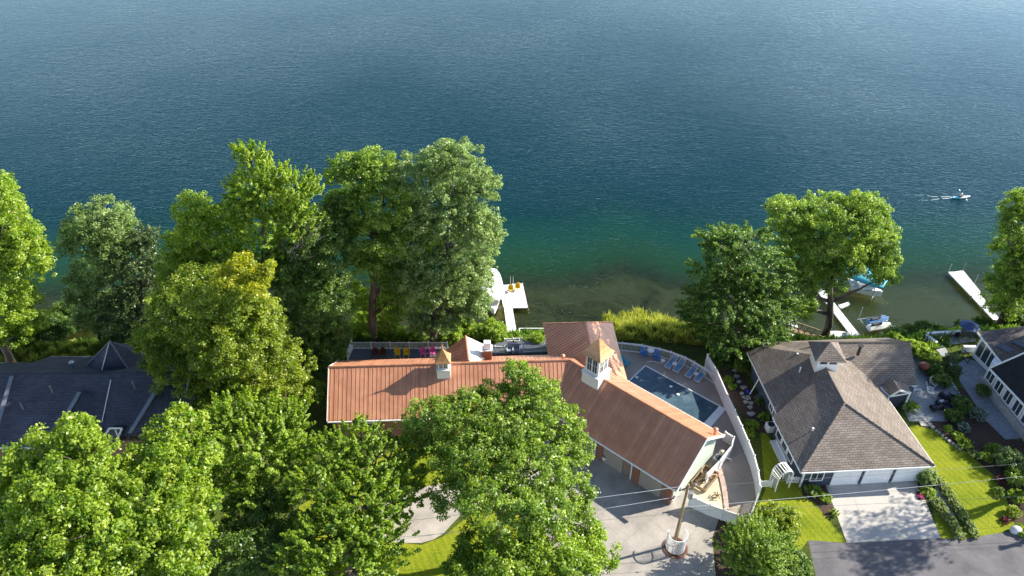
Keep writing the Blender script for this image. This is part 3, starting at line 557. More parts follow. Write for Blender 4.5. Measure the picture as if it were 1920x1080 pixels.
# ---------------------------------------------------------------- brown-shingled house
h2=thing('house','blue house with a brown hipped shingle roof and a three-bay garage','house',P(1600,800,0))
E2=2.8; Z2=6.0
FL=P(1503,885,E2); FR=P(1753,873,E2); A=P(1584,756,Z2); J1=P(1450,781,E2); J2=P(1457,774,E2+.05); WN=P(1402,660,E2); NWc=P(1440,641,E2)
NEc=P(1664,633,E2); SEc=P(1720,722,E2); INC=P(1650,727,E2); R0=P(1549,691,Z2); TOP=P(1546,668,Z2); 
mid=(NEc+SEc)/2; EP=Vector((mid.x+.1,mid.y,5.4)); W1=Vector((TOP.x,EP.y,5.4)); 
e_side=(FL-J1).normalized(); e_front=(FR-FL).normalized()
b=MB()
b.slab([FL,FR,A],.14,e_front)
b.slab([FR,INC,R0,A],.14,(FR-INC))
b.slab([FL,A,R0,TOP,WN,J2,J1],.14,e_side) if False else None
b.slab([FL,A,R0,J1],.14,e_side); 
# upper west slope, one plane through the ridge and the inner eave
b.slab([J2,R0,TOP],.14,e_side); b.slab([J2,TOP,WN],.14,e_side)
TW=P(1440,652,E2+1.0)
b.slab([WN,TOP,TW],.14,e_side); b.slab([TW,TOP,NWc],.14,(1,0,0)); b.slab([WN,TW,NWc],.14,(1,0,0))
b.slab([NWc,TOP,W1,EP,NEc],.14,(1,0,0)) if False else None
b.slab([NWc,TOP,Vector((W1.x+1.5,EP.y,5.4))],.14,(1,0,0)); b.slab([NWc,Vector((W1.x+1.5,EP.y,5.4)),EP,NEc],.14,(1,0,0))
b.slab([Vector((W1.x-.5,EP.y,5.38)),EP,SEc,INC+Vector((-.3,0,0))],.14,(1,0,0)); b.slab([TOP,R0,INC],.14,e_side)
b.slab([TOP,INC,Vector((W1.x+1.5,EP.y,5.38))],.14,(1,0,0))
for p,q in((A,FL),(A,FR),(A,R0),(R0,TOP),(EP,Vector((W1.x+1.5,EP.y,5.4)))): b.tube([p+Vector((0,0,.03)),q+Vector((0,0,.03))],.09,6)
wpart('roof',b,brownsh,h2)
g=MB(); dz=Vector((0,0,-.13))
for p,q in((J1,FL),(FL,FR),(FR,INC),(WN,J2),(NWc,NEc),(WN,NWc),(NEc,EP),(EP,SEc),(SEc,INC)):
    o_=(q-p).normalized().cross(Vector((0,0,1)))*-.05; g.bar(p+dz-o_,q+dz-o_,.09,.14)
wpart('gutter',g,white,h2)
ctr=P(1590,760,0)
def inset(p,k=.55): 
    d=Vector((ctr.x-p.x,ctr.y-p.y,0)); return Vector((p.x,p.y,0))+Vector((math.copysign(k,d.x),math.copysign(k,d.y),0))
fp=[inset(FL),inset(FR),Vector((FR.x-.6,FR.y+.6,0)).lerp(inset(INC,.4),.99),inset(SEc),inset(NEc),inset(NWc),inset(WN),Vector((J2.x+.6,J2.y,0)),Vector((J1.x+.5,J1.y,0))]
b=MB(); b.prism([(p.x,p.y) for p in fp],-.3,E2-.08); wpart('wall',b,bluesiding,h2)
b=MB(); b.prism([(fp[5].x+.1,fp[5].y+.05),(fp[4].x-.1,fp[4].y+.05),(fp[4].x-.1,fp[4].y-3),(fp[5].x+.1,fp[5].y-3)],-3.2,.0); wpart('lake_side_wall',b,bluesiding,h2)
# front: white surround, doors, window
fa=fp[0]; fb_=fp[1]; ex=(fb_-fa).normalized(); ny=Vector((ex.y,-ex.x,0)); Mf=Matrix((ex,-ny,Vector((0,0,1)))).transposed(); WL=(fb_-fa).length
def fr(t,h,off=.04): return fa+ex*t+ny*off+Vector((0,0,h))
b=MB(); b.box(fr(WL/2+.2,E2-.35,.03),(WL+.3,.06,.42),M=Mf); b.box(fr(.06,1.3,.04),(.16,.12,2.6),M=Mf); b.box(fr(WL-.06,1.3,.04),(.16,.12,2.6),M=Mf); wpart('fascia',b,white,h2)
x0=WL*.245
for i in range(3):
    w_=WL*.21; c=x0+WL*.123+i*WL*.262
    d=MB(); d.box(fr(c,1.12,.05),(w_,.08,2.24),M=Mf)
    for k_ in range(1,4): d.box(fr(c,k_*.56,.095),(w_,.012,.02),M=Mf)
    dd=wpart('garage_door',d,white,h2); tr=MB()
    for s_ in(-1,1): tr.box(fr(c+s_*(w_/2+.06),1.15,.07),(.12,.12,2.3),M=Mf)
    tr.box(fr(c,2.3,.07),(w_+.24,.12,.12),M=Mf); q=tr.build('door_trim',white,dd)
def winat(root,c,ux,nyv,w_,h_,bars=1,m=white,name='window'):
    M=Matrix((ux,-nyv,Vector((0,0,1)))).transposed(); f=MB(); t=.09
    for s_ in(-1,1): f.box(c+ux*s_*w_/2+nyv*.05,(t,.1,h_+t),M=M); f.box(c+Vector((0,0,s_*h_/2))+nyv*.05,(w_,.1,t),M=M)
    for k_ in range(1,bars+1): f.box(c+ux*(k_/(bars+1)-.5)*w_+nyv*.04,(.05,.07,h_),M=M)
    fo=wpart(name,f,m,root); p=MB(); p.box(c+nyv*.02,(w_-.02,.03,h_-.02),M=M); q=p.build('pane',glass,fo); return fo
winat(h2,fr(WL*.12,1.45,.02),ex,ny,1.2,1.2,1)
# west side windows
wl=(fp[8]-fp[0]).normalized(); wn=Vector((-abs(wl.y),wl.x*0-.1,0)).normalized()
wn=Vector((-wl.y,wl.x,0)); wn=wn if wn.x<0 else -wn
for t in (2.6,3.9,5.2): winat(h2,fp[0]+wl*t+Vector((0,0,1.5)),-wl,wn,1.1,1.5,0)
wl2=(fp[6]-fp[7]).normalized(); 
for t in (1.2,2.2,8.6,9.8): 
    if t<(fp[6]-fp[7]).length-.6: winat(h2,fp[7]+wl2*t+wn*.02+Vector((0,0,1.5)),-wl2,wn,.9,1.3,1)
b=MB(); b.tube([fp[6].lerp(fp[7],.35)+wn*.3+Vector((0,0,2.6)),fp[6].lerp(fp[7],.36)+wn*1.0+Vector((0,0,.1))],.06,6); wpart('downspout',b,white,h2)
# cupola of the brown house
cu=P(1548,668,6.6); b=MB(); Mc=Matrix.Rotation(R(-3),3,'Z'); b.box(Vector((cu.x,cu.y,6.0)),(2.1,2.1,2.5),M=Mc); o=wpart('cupola',b,white,h2)
def sub(o,n,mb,m): q=mb.build(n,m,o); return q
b=MB(); cz=7.2; c4=[Vector((cu.x,cu.y,cz))+Mc@Vector((sx_*1.52,sy_*1.52,0)) for sx_,sy_ in((-1,-1),(1,-1),(1,1),(-1,1))]; ap=Vector((cu.x,cu.y,cz+1.35))
for i in range(4): b.slab([c4[i],c4[(i+1)%4],ap],.08,c4[(i+1)%4]-c4[i])
sub(o,'cupola_roof',b,brownsh)
for k_ in range(4):
    Mk=Matrix.Rotation(R(-3)+k_*math.pi/2,3,'Z')
    for j in(-1,1): sub(o,'pane',MB().box(Vector((cu.x,cu.y,6.75))+Mk@Vector((j*.46,-1.06,0)),(.7,.03,.5),M=Mk),glass)
for (x,y,h) in ((1494,668,4.6),(1500,694,4.9),(1533,727,4.8),(1523,808,4.0)):
    c=P(x,y,h); b=MB(); b.tube([c-Vector((0,0,.7)),c+Vector((0,0,.35))],.07,7); b.tube([c+Vector((0,0,.3)),c+Vector((0,0,.42))],[.1,.1],7); wpart('vent_pipe',b,white,h2)
c=P(1612,655,5.6); b=MB(); b.tube([c-Vector((0,0,.8)),c+Vector((0,0,.5))],.16,8); b.tube([c+Vector((0,0,.5)),c+Vector((0,0,.56))],[.3,.3],8); wpart('flue',b,dark,h2)
# little porch gable on the east side
g0=P(1651,724,2.9); g1=P(1668,742,2.6); g2=P(1708,735,2.6); g3=P(1700,720,2.9); gp=P(1687,731,3.7); gb=P(1675,713,3.9)
b=MB(); b.slab([g0,g1,gp,gb],.1,(0,1,0)); b.slab([gb,gp,g2,g3],.1,(0,1,0)); po=wpart('porch_roof',b,brownsh,h2)
b=MB(); 
for p,q in((g1,gp),(gp,g2),(g1,g2),(g0,g1)): b.bar(p-Vector((0,.04,.08)),q-Vector((0,.04,.08)),.08,.18)
for q in(g1,g2): b.bar(Vector((q.x,q.y+.1,2.5)),Vector((q.x,q.y+.1,0)),.18,.18)
sub(po,'porch_frame',b,white)
b=MB()
for (x0_,y0_,x1_,y1_) in((1700,726,1718,722),(1712,731,1728,730),(1700,724,1712,733)): b.bar(P(x0_,y0_,1.),P(x1_,y1_,1.),.07,.07)
for q in((1700,725),(1718,722),(1712,731),(1728,730)): b.bar(P(*q,1.),z(P(*q,1.),0),.07,.07)
tag(b.build('side_railing',white),'small white railing beside the little gabled porch','railing')
# ---------------------------------------------------------------- charcoal-roofed house on the left
h0=thing('house','low house with a shaded charcoal shingle roof and a pointed turret roof','house',P(100,760,0))
q=lambda x,y,h: P(x,y,h)
ze,zr=3.0,6.3; ye=P(0,838,ze).y; yr=P(0,702,zr).y; yb=2*yr-ye
xl=-62; x1=P(212,702,zr).x; x2=P(352,750,4.5).x
b=MB()
b.slab([(xl,ye,ze),(P(186,838,ze).x,ye,ze),(x1,yr,zr),(xl,yr,zr)],.15,(1,0,0))
b.slab([*[(x_,y_,zr-(y_-yr)*(zr-ze)/(yb-yr)) for x_,y_ in ((xl,yr),(x2,yr),(x2,yb-.6),(P(100,667,ze).x,yb-.6),(P(60,690,4).x,yb-2.6),(xl,yb-2.6))]],.15,(1,0,0))
zt=zr+.25; xg=P(230,820,ze).x
b.slab([(x1,yr+.1,zt),(x2,yr+.1,zt),(x2,ye+1.3,3.5),(P(245,810,3.6).x,ye+1.0,3.35),(P(190,812,3.4).x,ye+1.0,3.35)],.15,(1,0,0))
r0=P(300,722,6.25); r1=P(243,812,5.2); b.slab([r0,r1,r1+Vector((2.4,-.2,-1.6)),r0+Vector((3.6,-.5,-1.0))],.12,(0,1,0)); b.slab([r0,r1,r1+Vector((-.7,.2,-1.2)),r0+Vector((-.9,.2,-.5))],.12,(0,1,0))
r0=P(150,733,5.85); r1=P(112,800,5.0); b.slab([r0,r1,r1+Vector((2.2,-.2,-1.5)),r0+Vector((2.,0,-1.1))],.12,(0,1,0)); b.slab([r0,r1,r1+Vector((-2.,.2,-1.4)),r0+Vector((-.9,.2,-.5))],.12,(0,1,0))
b.tube([(xl,yr,zr+.03),(x1,yr,zr+.03)],.09,6); b.tube([(x1,yr+.1,zt+.03),(x2,yr+.1,zt+.03)],.09,6)
wpart('roof',b,darksh,h0)
b=MB(); ap=P(206,640,8.1); ct=P(210,682,5.0); rr=3.1
v6=[Vector((ct.x+math.cos(R(a))*rr,ct.y+.6+math.sin(R(a))*rr*.9,4.6)) for a in (-100,-40,20,80,140,200)]
for i in range(6): b.slab([v6[i],v6[(i+1)%6],ap],.1,v6[(i+1)%6]-v6[i])
wpart('turret_roof',b,darksh,h0)
fl_=mat('valley_flashing',(.20,.21,.24),.45,metal=.3)
for a_,c_ in ((P(298,724,6.4),P(243,812,5.35)),(P(149,735,6.0),P(112,800,5.15)),(P(22,705,6.42),P(-6,800,4.6))): wpart('flashing',MB().bar(a_,c_,.38,.05),fl_,h0)
for a_,c_ in ((ap,v6[0]),(ap,v6[1]),(ap,v6[5])): wpart('ridge_cap',MB().bar(a_+Vector((0,0,.04)),c_+Vector((0,0,.06)),.16,.06),fl_,h0)
for x_,y_,h_ in ((40,760,5.2),(95,728,6.1),(250,720,6.6)): c_=P(x_,y_,h_); wpart('vent_pipe',MB().tube([c_-Vector((0,0,.6)),c_+Vector((0,0,.3))],.08,7),greymetal,h0)
b=MB(); b.prism([(xl,ye+.5),(x2-.6,ye+.9),(x2-.6,yb-1.9),(xl,yb-3.6)],-.3,ze-.1); wpart('wall',b,tansiding,h0)
g=MB(); g.bar((xl,ye-.06,ze-.1),(P(186,838,ze).x,ye-.06,ze-.1),.1,.15); g.bar(P(208,712,6.3),P(187,812,3.5),.06,.1); g.bar((P(100,667,ze).x,yb-.55,ze+.18),(x2,yb-.55,ze+.18),.1,.12); g.bar((x2+.05,yr,zr),(x2+.05,ye+1.3,3.4),.08,.18); wpart('white_trim',g,white,h0)
ga=P(205,803,4.3); gl=P(188,834,2.9); gr_=P(229,803,4.3); g2_=P(215,834,2.9)
b=MB(); 
for p,q_ in((ga,gl),(ga,gr_),(gr_,g2_),(P(216,806,4.2),P(223,822,3.5))): b.bar(p,q_,.1,.16)
wpart('gable_frame',b,white,h0)
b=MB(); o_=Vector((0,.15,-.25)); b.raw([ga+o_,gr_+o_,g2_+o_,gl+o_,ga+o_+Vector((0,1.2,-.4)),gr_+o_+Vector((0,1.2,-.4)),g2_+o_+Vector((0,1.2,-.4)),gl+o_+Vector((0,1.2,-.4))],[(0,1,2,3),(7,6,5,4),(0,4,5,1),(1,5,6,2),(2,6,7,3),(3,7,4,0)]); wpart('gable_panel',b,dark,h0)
c=P(134,680,5.7); b=MB(); b.tube([c-Vector((0,0,1.2)),c],.14,8); b.tube([c,c+Vector((0,0,.08)),c+Vector((0,0,.25))],[.28,.28,.05],8); wpart('flue',b,greymetal,h0)
# ---------------------------------------------------------------- house at the right edge
h3=thing('house','white house at the right edge with arched openings and a row of tall windows','house',P(1900,720,0))
e0=P(1834,622,3.2); e1=P(1880,680,3.2); e2=P(1857,690,3.2); e3=P(1990,830,3.2)
b=MB(); rz_=P(1960,640,5.2); b.slab([e0,e1,e1+Vector((9,3,1.6)),e0+Vector((9,0,1.6))],.14,(e1-e0)); b.slab([e0,e0+Vector((9,0,1.6)),e0+Vector((16,.5,0))],.12,(1,0,0)); wpart('upper_roof',b,greysh,h3)
b=MB(); b.slab([e2,e3,e3+Vector((7,5,2.9)),P(1921,662,5.2)],.14,(e3-e2)); wpart('lower_roof',b,blacksh,h3)
g=MB(); g.bar(e0-Vector((.06,0,.12)),e1-Vector((.06,0,.12)),.1,.2); g.bar(e2-Vector((.06,0,.12)),e3-Vector((.06,0,.12)),.1,.2); g.bar(e2,P(1921,662,5.2),.1,.25); g.bar(P(1921,662,5.25),P(1921,662,5.25)+Vector((3,4,1)),.1,.25); wpart('white_trim',g,white,h3)
f0=P(1822,668,.0); f1=P(1856,702,0); f2=P(1838,716,0); f3=P(1955,862,0); f4=f3+Vector((7,-5,0))
b=MB(); b.prism([(f0.x,f0.y),(f1.x,f1.y),(f1.x+9,f1.y+2),(e0.x+9,e0.y-.4),(e0.x+.3,e0.y-.4)],-.3,3.1); wpart('upper_wall',b,whitesiding,h3)
b=MB(); b.prism([(f2.x+.1,f2.y),(f3.x,f3.y),(f4.x,f4.y),(f4.x+6,f4.y+14),(f1.x+.5,f1.y+1)],-.3,3.05); wpart('lower_wall',b,whitesiding,h3)
b=MB(); b.prism([(f2.x-.35,f2.y-.1),(f3.x-.4,f3.y-.2),(f3.x,f3.y),(f2.x,f2.y)],-.2,.85); wpart('stone_plinth',b,stone,h3)
u=(f1-f0).normalized(); nn=Vector((u.y,-u.x,0)); nn=nn if nn.x<0 else -nn; Lw=(f1-f0).length
for i in range(3):
    c=f0+u*Lw*(.2+.3*i)+nn*.05; w_=Lw*.24; pts=[c-u*w_/2+Vector((0,0,.6)),c+u*w_/2+Vector((0,0,.6))]+[c+u*(w_/2)*math.cos(a)+Vector((0,0,2.0+math.sin(a)*.75)) for a in (0,.5,1.,1.57,2.1,2.6,3.14)]
    m_=MB(); n_=len(pts); m_.raw(pts+[p-nn*.04 for p in pts],[tuple(range(n_)),tuple(range(2*n_-1,n_-1,-1))]+[(k_,n_+k_,n_+(k_+1)%n_,(k_+1)%n_) for k_ in range(n_)]); wpart('arched_opening',m_,glass,h3)
u=(f3-f2).normalized(); nn=Vector((u.y,-u.x,0)); nn=nn if nn.x<0 else -nn; Lw=(f3-f2).length; t=.9
while t<Lw-.6: winat(h3,f2+u*t+Vector((0,0,1.85)),u,nn,1.15,1.7,1); t+=1.55
for x,y in((1884,653),(1915,646)):
    c=P(x,y,4.1); b=MB(); b.box(c,(.7,1.5,.16),M=Matrix.Rotation(R(-12),3,'Y')@Matrix.Rotation(R(35),3,'Z')); wpart('skylight',b,glass,h3)
# ---------------------------------------------------------------- fences and railings
def pts_along(pp,step):
    out=[]; 
    for a,b_ in zip(pp[:-1],pp[1:]):
        n=max(1,round((b_-a).length/step)); out+= [a.lerp(b_,i/n) for i in range(n)]
    return out+[pp[-1]]
def railing(name,label,pp,h=1.0,step=.13,bw=.035,post=2.2,m=None,group=None,rails=(.12,1.),cap=True,cat='railing',pw=.11,solid=False,pick=0):
    m=m or white; pp=[Vector(p) for p in pp]; root=thing(name,label,cat,pp[0],group=group)
    b=MB()
    for a,c in zip(pp[:-1],pp[1:]):
        for k_ in rails: b.bar(a+Vector((0,0,h*k_)),c+Vector((0,0,h*k_)),.06,.07)
    wpart('rail',b,m,root); b=MB()
    if solid:
        for a,c in zip(pp[:-1],pp[1:]): b.bar(a+Vector((0,0,h*.52)),c+Vector((0,0,h*.52)),.04,h*.9)
        wpart('panel',b,m,root)
    else:
        for p in pts_along(pp,step): b.bar(p+Vector((0,0,h*rails[0])),p+Vector((0,0,h*(rails[-1]+pick))),bw)
        wpart('balusters',b,m,root)
    for p in pts_along(pp,post):
        b=MB(); b.box(p+Vector((0,0,h*.53)),(pw,pw,h*1.08)); 
        if cap: b.lathe(p+Vector((0,0,h*1.07)),[(pw*.8,0),(pw*.8,.04),(.01,.12)],4)
        wpart('post',b,m,root)
    return root
# chair deck
dk=[P(655,673,.3),P(835,668,.3),P(835,650,.3),P(661,655,.3)]
b=MB(); b.prism([(p.x,p.y) for p in dk],.05,.3); boards=mat('blue_grey_boards',(.075,.085,.115),.7,(.11,.12,.15),3,stretch=(1,6,1)); tag(b.build('deck',boards),kind='structure')
yb_=dk[3].y+.05
railing('railing','long white baluster railing along the lake side of the chair deck',[(dk[3].x,yb_,.3),(dk[2].x+.3,yb_,.3)],1.0,.14,.04)
b0=Vector((dk[0].x-.1,dk[0].y-.2,.3)); b1=Vector((dk[3].x,yb_,.3)); 
rt=railing('railing','tall solid white side rail with pointed end post at left of chair deck',[b0,b1-Vector((0,.2,0))],1.25,.14,.04,solid=True)
b=MB(); b.tube([b1+Vector((0,0,.2)),b1+Vector((0,0,1.6)),b1+Vector((0,0,2.2))],[.09,.09,.01],4); wpart('end_post',b,white,rt)
def armchair(label,p,face,m,group=None,sc=1.):
    root=thing('deck_chair',label,'chair',p,face,group)
    b=MB(); b.box((0,0,.40),(.52,.50,.05)); b.build('seat',m,root,bevel=.02)
    b=MB(); n=9; vs=[];fs=[]
    for i in range(n):
        a=math.pi*(i/(n-1)); x=math.cos(a)*.31; y=-.05-math.sin(a)*.27; hh=.62+.30*math.sin(a)**1.5
        for (k,zz) in ((1,.38),(1.08,hh)): vs+= [(x*k,y*k,zz),(x*k*.92,(y+.0)*k*.9,zz)]
    for i in range(n-1):
        a=i*4;c=a+4; fs+= [(a,c,c+2,a+2),(a+1,a+3,c+3,c+1),(a+2,c+2,c+3,a+3),(a,a+1,c+1,c)]
    fs+= [(0,2,3,1),((n-1)*4,(n-1)*4+1,(n-1)*4+3,(n-1)*4+2)]
    b.raw(vs,fs); b.build('backrest',m,root)
    for sx_ in(-1,1):
        for sy_ in(-1,1): MB().bar((sx_*.24,sy_*.22,.4),(sx_*.28,sy_*.27,0),.05).build('leg',m,root)
    root.scale=(sc,)*3; return root
yel=mat('yellow_plastic',(.80,.50,.02),.4); pink=mat('pink_plastic',(.75,.12,.38),.4); brn=mat('brown_plastic',(.12,.035,.02),.4); blue=mat('blue_plastic',(.02,.16,.42),.4); turq=mat('turquoise_plastic',(.0,.28,.42),.4)
for (x,y,m_,l) in ((703,664,brn,'dark brown deck chair, leftmost of the row behind the railing'),(718,664,brn,'dark brown deck chair next to the yellow pair'),(745,664,yel,'yellow deck chair, the left one of the yellow pair on the chair deck'),(762,664,yel,'yellow deck chair, the right one of the yellow pair on the chair deck'),(793,663,pink,'pink deck chair, the left one of the pink pair'),(811,662,pink,'pink deck chair, the right one nearest the orange dormer')):
    p=P(x,y-1,.7); p.z=.3; armchair(l,p,R(180+random.uniform(-6,6)),m_,'deck chairs in a row along the railing',1.12)
# grill terrace
tp=[P(918,668,.0),P(1024,664,.0),P(1024,640,.0),P(918,646,.0)]
b=MB(); b.prism([(p.x,p.y) for p in tp],-.8,.25); tag(b.build('terrace',boards),kind='structure')
zt_=.25
railing('railing','short white railing left of the double lounge seat behind the orange roof',[P(928,662,zt_),P(946,662,zt_)],1.,.13,.04)
railing('railing','white railing between the double lounge seat and the brown rear wing',[P(981,661,zt_),P(1024,659,zt_)],1.,.13,.04)
railing('railing','small white gate rail behind the double lounge seat',[P(946,648,zt_),P(978,646,zt_)],1.,.13,.04,post=.9)
gr=mat('grey_cushion',(.16,.20,.27),.8,(.22,.26,.33),5)
for i,x in enumerate((957,968)):
    p=P(x,657,.6); p.z=.25; root=thing('lounge_seat','grey-blue padded lounge seat with a high white back, the %s of two'%('left','right')[i],'seat',p,0,'padded lounge seats behind the orange roof')
    MB().box((0,0,.4),(.7,.62,.22)).build('cushion',gr,root,bevel=.04); MB().box((0,.36,.75),(.72,.14,.85)).build('backrest',gr,root,bevel=.04); MB().box((0,.46,.85),(.8,.05,1.1)).build('back_panel',white,root)
    for s_ in(-1,1): MB().box((s_*.38,0,.42),(.07,.7,.5)).build('armrest',white,root,bevel=.01)
# lower landing beyond the terrace
pp=P(998,640,-.8); root=thing('stair_landing','white-framed stair landing going down to the dock behind the railing','stairs',pp)
b=MB(); 
for s_ in(-1,1): b.bar(pp+Vector((s_*1.5,-1.2,.0)),pp+Vector((s_*1.5,1.6,-.6)),.12,.12); b.bar(pp+Vector((s_*1.5,-1.2,1.0)),pp+Vector((s_*1.5,1.6,.6)),.08,.08); b.bar(pp+Vector((s_*1.5,1.6,-.6)),pp+Vector((s_*1.5,1.6,.6)),.1)
b.bar(pp+Vector((-1.5,1.6,.6)),pp+Vector((1.5,1.6,.6)),.1); wpart('frame',b,white,root)
b=MB(); 
for i in range(7): b.box(pp+Vector((0,1.4-i*.42,-.62+i*.1)),(2.8,.4,.07))
wpart('treads',b,boards,root)
# pool fence (metal) and privacy fence (vinyl)
pf=[P(*p) for p in((1150,657),(1165,658),(1202,662),(1235,669),(1256,675),(1282,685),(1299,694),(1318,706),(1338,719))]
railing('pool_fence','curved white metal picket fence on the lake side of the pool deck',pf,1.25,.14,.03,2.3,m=mat('white_metal',(.62,.64,.68),.4),cat='fence',rails=(.08,.9,1.),pw=.07)
vf=[P(*p) for p in((1322,688),(1340,719),(1359,764),(1372,792),(1385,822),(1397,850),(1408,878),(1415,906),(1419,937))]
def privacy(name,label,pp,h=1.85,post=2.4):
    root=thing(name,label,'fence',pp[0]); b=MB()
    for a,c in zip(pp[:-1],pp[1:]): b.bar(a+Vector((0,0,h*.5)),c+Vector((0,0,h*.5)),.05,h*.94)
    wpart('panel',b,vinyl,root); b=MB()
    for a,c in zip(pp[:-1],pp[1:]):
        for k_ in(.06,.97): b.bar(a+Vector((0,0,h*k_)),c+Vector((0,0,h*k_)),.12,.11)
        d=(c-a); L=d.length; n=Vector((-d.y,d.x,0)).normalized(); i=.3
        while i<L: 
            for s_ in(-1,1): b.bar(a+d*(i/L)+n*s_*.028+Vector((0,0,h*.1)),a+d*(i/L)+n*s_*.028+Vector((0,0,h*.92)),.02,.012)
            i+=.3
    wpart('rail',b,white,root)
    for p in pts_along(pp,post): b=MB(); b.box(p+Vector((0,0,h*.52)),(.14,.14,h*1.04)); b.lathe(p+Vector((0,0,h*1.04)),[(.11,0),(.11,.04),(.01,.12)],4); wpart('post',b,white,root)
privacy('privacy_fence','tall solid white vinyl fence curving between the pool side and the blue house',vf)
railing('picket_fence','low white picket fence running down from the corner of the tall vinyl fence',[P(1419,937),P(1402,985),P(1395,1000)],1.1,.16,.07,1.6,rails=(.15,.85),pick=.12,cat='fence')
# gate fence by the pole
gp_=[P(1290,950),P(1301,954),P(1327,966),P(1378,984)]
railing('gate_fence','white solid fence with a spindle top and two gate posts behind the utility pole',gp_,1.5,.15,.04,1.35,solid=True,rails=(.05,.78,1.),cat='fence')
b=MB()
for p in pts_along(gp_,.16): b.bar(p+Vector((0,0,1.18)),p+Vector((0,0,1.48)),.04)
tag(b.build('spindle_top',white),None); sp=bpy.data.objects['spindle_top']; rt=[o for o in C.objects if o.name.startswith('gate_fence')][0]; sp.parent=rt; sp.matrix_parent_inverse=Matrix.Translation(rt.location).inverted()
# equipment enclosure at the gable end
en=[P(1356,826),P(1372,836),P(1368,852),P(1346,880),P(1322,905)]
privacy('enclosure_fence','short white fence boxing in equipment at the gable end of the orange house',en,1.3,3.)
# picket strip lying along the brick kerb
b=MB(); kb=[P(1349,882,.05),P(1355,905,.05),P(1359,925,.05),P(1363,956,.05)]
for a,c in zip(kb[:-1],kb[1:]): b.bar(a,c,.42,.14)
root=tag(b.build('brick_kerb',mat('kerb_brick',(.50,.38,.32),.9,(.30,.22,.18),7,ramp=(.45,.55))),'curved brick kerb between the sand bed and the side yard concrete','kerb')
# arbor and its picket fences
c0=P(1447,914); c1=P(1473,906); root=thing('arbor','white arched garden arbor over the grass path between picket fences','arbor',(c0+c1)/2); b=MB(); ux=(c1-c0).normalized(); uy=Vector((-ux.y,ux.x,0)); Wd=(c1-c0).length
for s_,pnt in((0,c0),(1,c1)):
    for k_ in(-.5,.5): b.bar(pnt+uy*k_,pnt+uy*k_+Vector((0,0,1.9)),.09)
    for h in np.arange(.3,1.9,.2): b.bar(pnt-uy*.5+Vector((0,0,h)),pnt+uy*.5+Vector((0,0,h)),.03)
    wpart('side_lattice',b,white,root); b=MB()
mid_=(c0+c1)/2
for k_ in(-.5,.5):
    pr=[mid_+uy*k_+ux*math.cos(a)*Wd*.5+Vector((0,0,1.9+math.sin(a)*.75)) for a in np.linspace(0,math.pi,12)]
    for p,q_ in zip(pr[:-1],pr[1:]): b.bar(p,q_,.09,.1)
for a in np.linspace(.15,math.pi-.15,9): p=mid_+ux*math.cos(a)*Wd*.5+Vector((0,0,1.9+math.sin(a)*.75)); b.bar(p-uy*.6,p+uy*.6,.1,.04)
wpart('arch',b,white,root)
railing('picket_fence','short picket fence between the tall vinyl fence and the arbor',[P(1421,915),c0+Vector((-.1,0,0))],1.1,.15,.08,2,rails=(.2,.8),pick=.14,cat='fence')
railing('picket_fence','picket fence between the arbor and the blue garage wall',[c1+Vector((.1,0,0)),P(1499,908)],1.1,.15,.08,2,rails=(.2,.8),pick=.14,cat='fence')
# ---------------------------------------------------------------- pool
pc=[P(1210,686),P(1350,762),P(1324,791),P(1184,711)]; pu=(pc[1]-pc[0]).normalized(); pv=Vector((pu.y,-pu.x,0)); PL=(pc[1]-pc[0]).length; PW=4.6
pc=[pc[0],pc[0]+pu*PL,pc[0]+pu*PL+pv*PW,pc[0]+pv*PW]
def poolmat():
    m=bpy.data.materials.new('pool_water'); m.use_nodes=True; t=m.node_tree; b=t.nodes['Principled BSDF']; L=t.links.new
    g=N(t,'ShaderNodeNewGeometry'); n=N(t,'ShaderNodeTexNoise',Scale=.7,Detail=7.,Roughness=.7,Distortion=1.); L(g.outputs['Position'],n.inputs['Vector']); r=ramp(t,[(.3,(.035,.065,.09)),(.55,(.06,.105,.14)),(.75,(.13,.18,.22))]); L(n.outputs[0],r.inputs[0]); L(r.outputs[0],b.inputs['Base Color']); b.inputs['Roughness'].default_value=.25
    return m
root=thing('swimming_pool','rectangular blue swimming pool with pale coping beside the orange roof','pool',pc[0])
wpart('water',MB().poly([z(p,.02) for p in pc]),poolmat(),root)
b=MB(); 
for i in range(4): a,c=pc[i],pc[(i+1)%4]; b.bar(z(a,.03),z(c,.03),.15,.07)
wpart('coping',b,vinyl,root)
b=MB(); b.bar(z(pc[1]+pu*.35,.05),z(pc[2]+pu*.35,.05),.75,.12); wpart('cover_box',b,vinyl,root)
for (x,y,l) in((1194,708,'small white skimmer float at the left end of the pool'),(1258,725,'white float in the middle of the pool'),(1271,740,'second white float nearer the roof edge')):
    b=MB(); c=P(x,y,.05); b.lathe((0,0,0),[(.16,0),(.18,.06),(.05,.11)],8); o=b.build('pool_float',white); o.location=c; tag(o,l,'float')
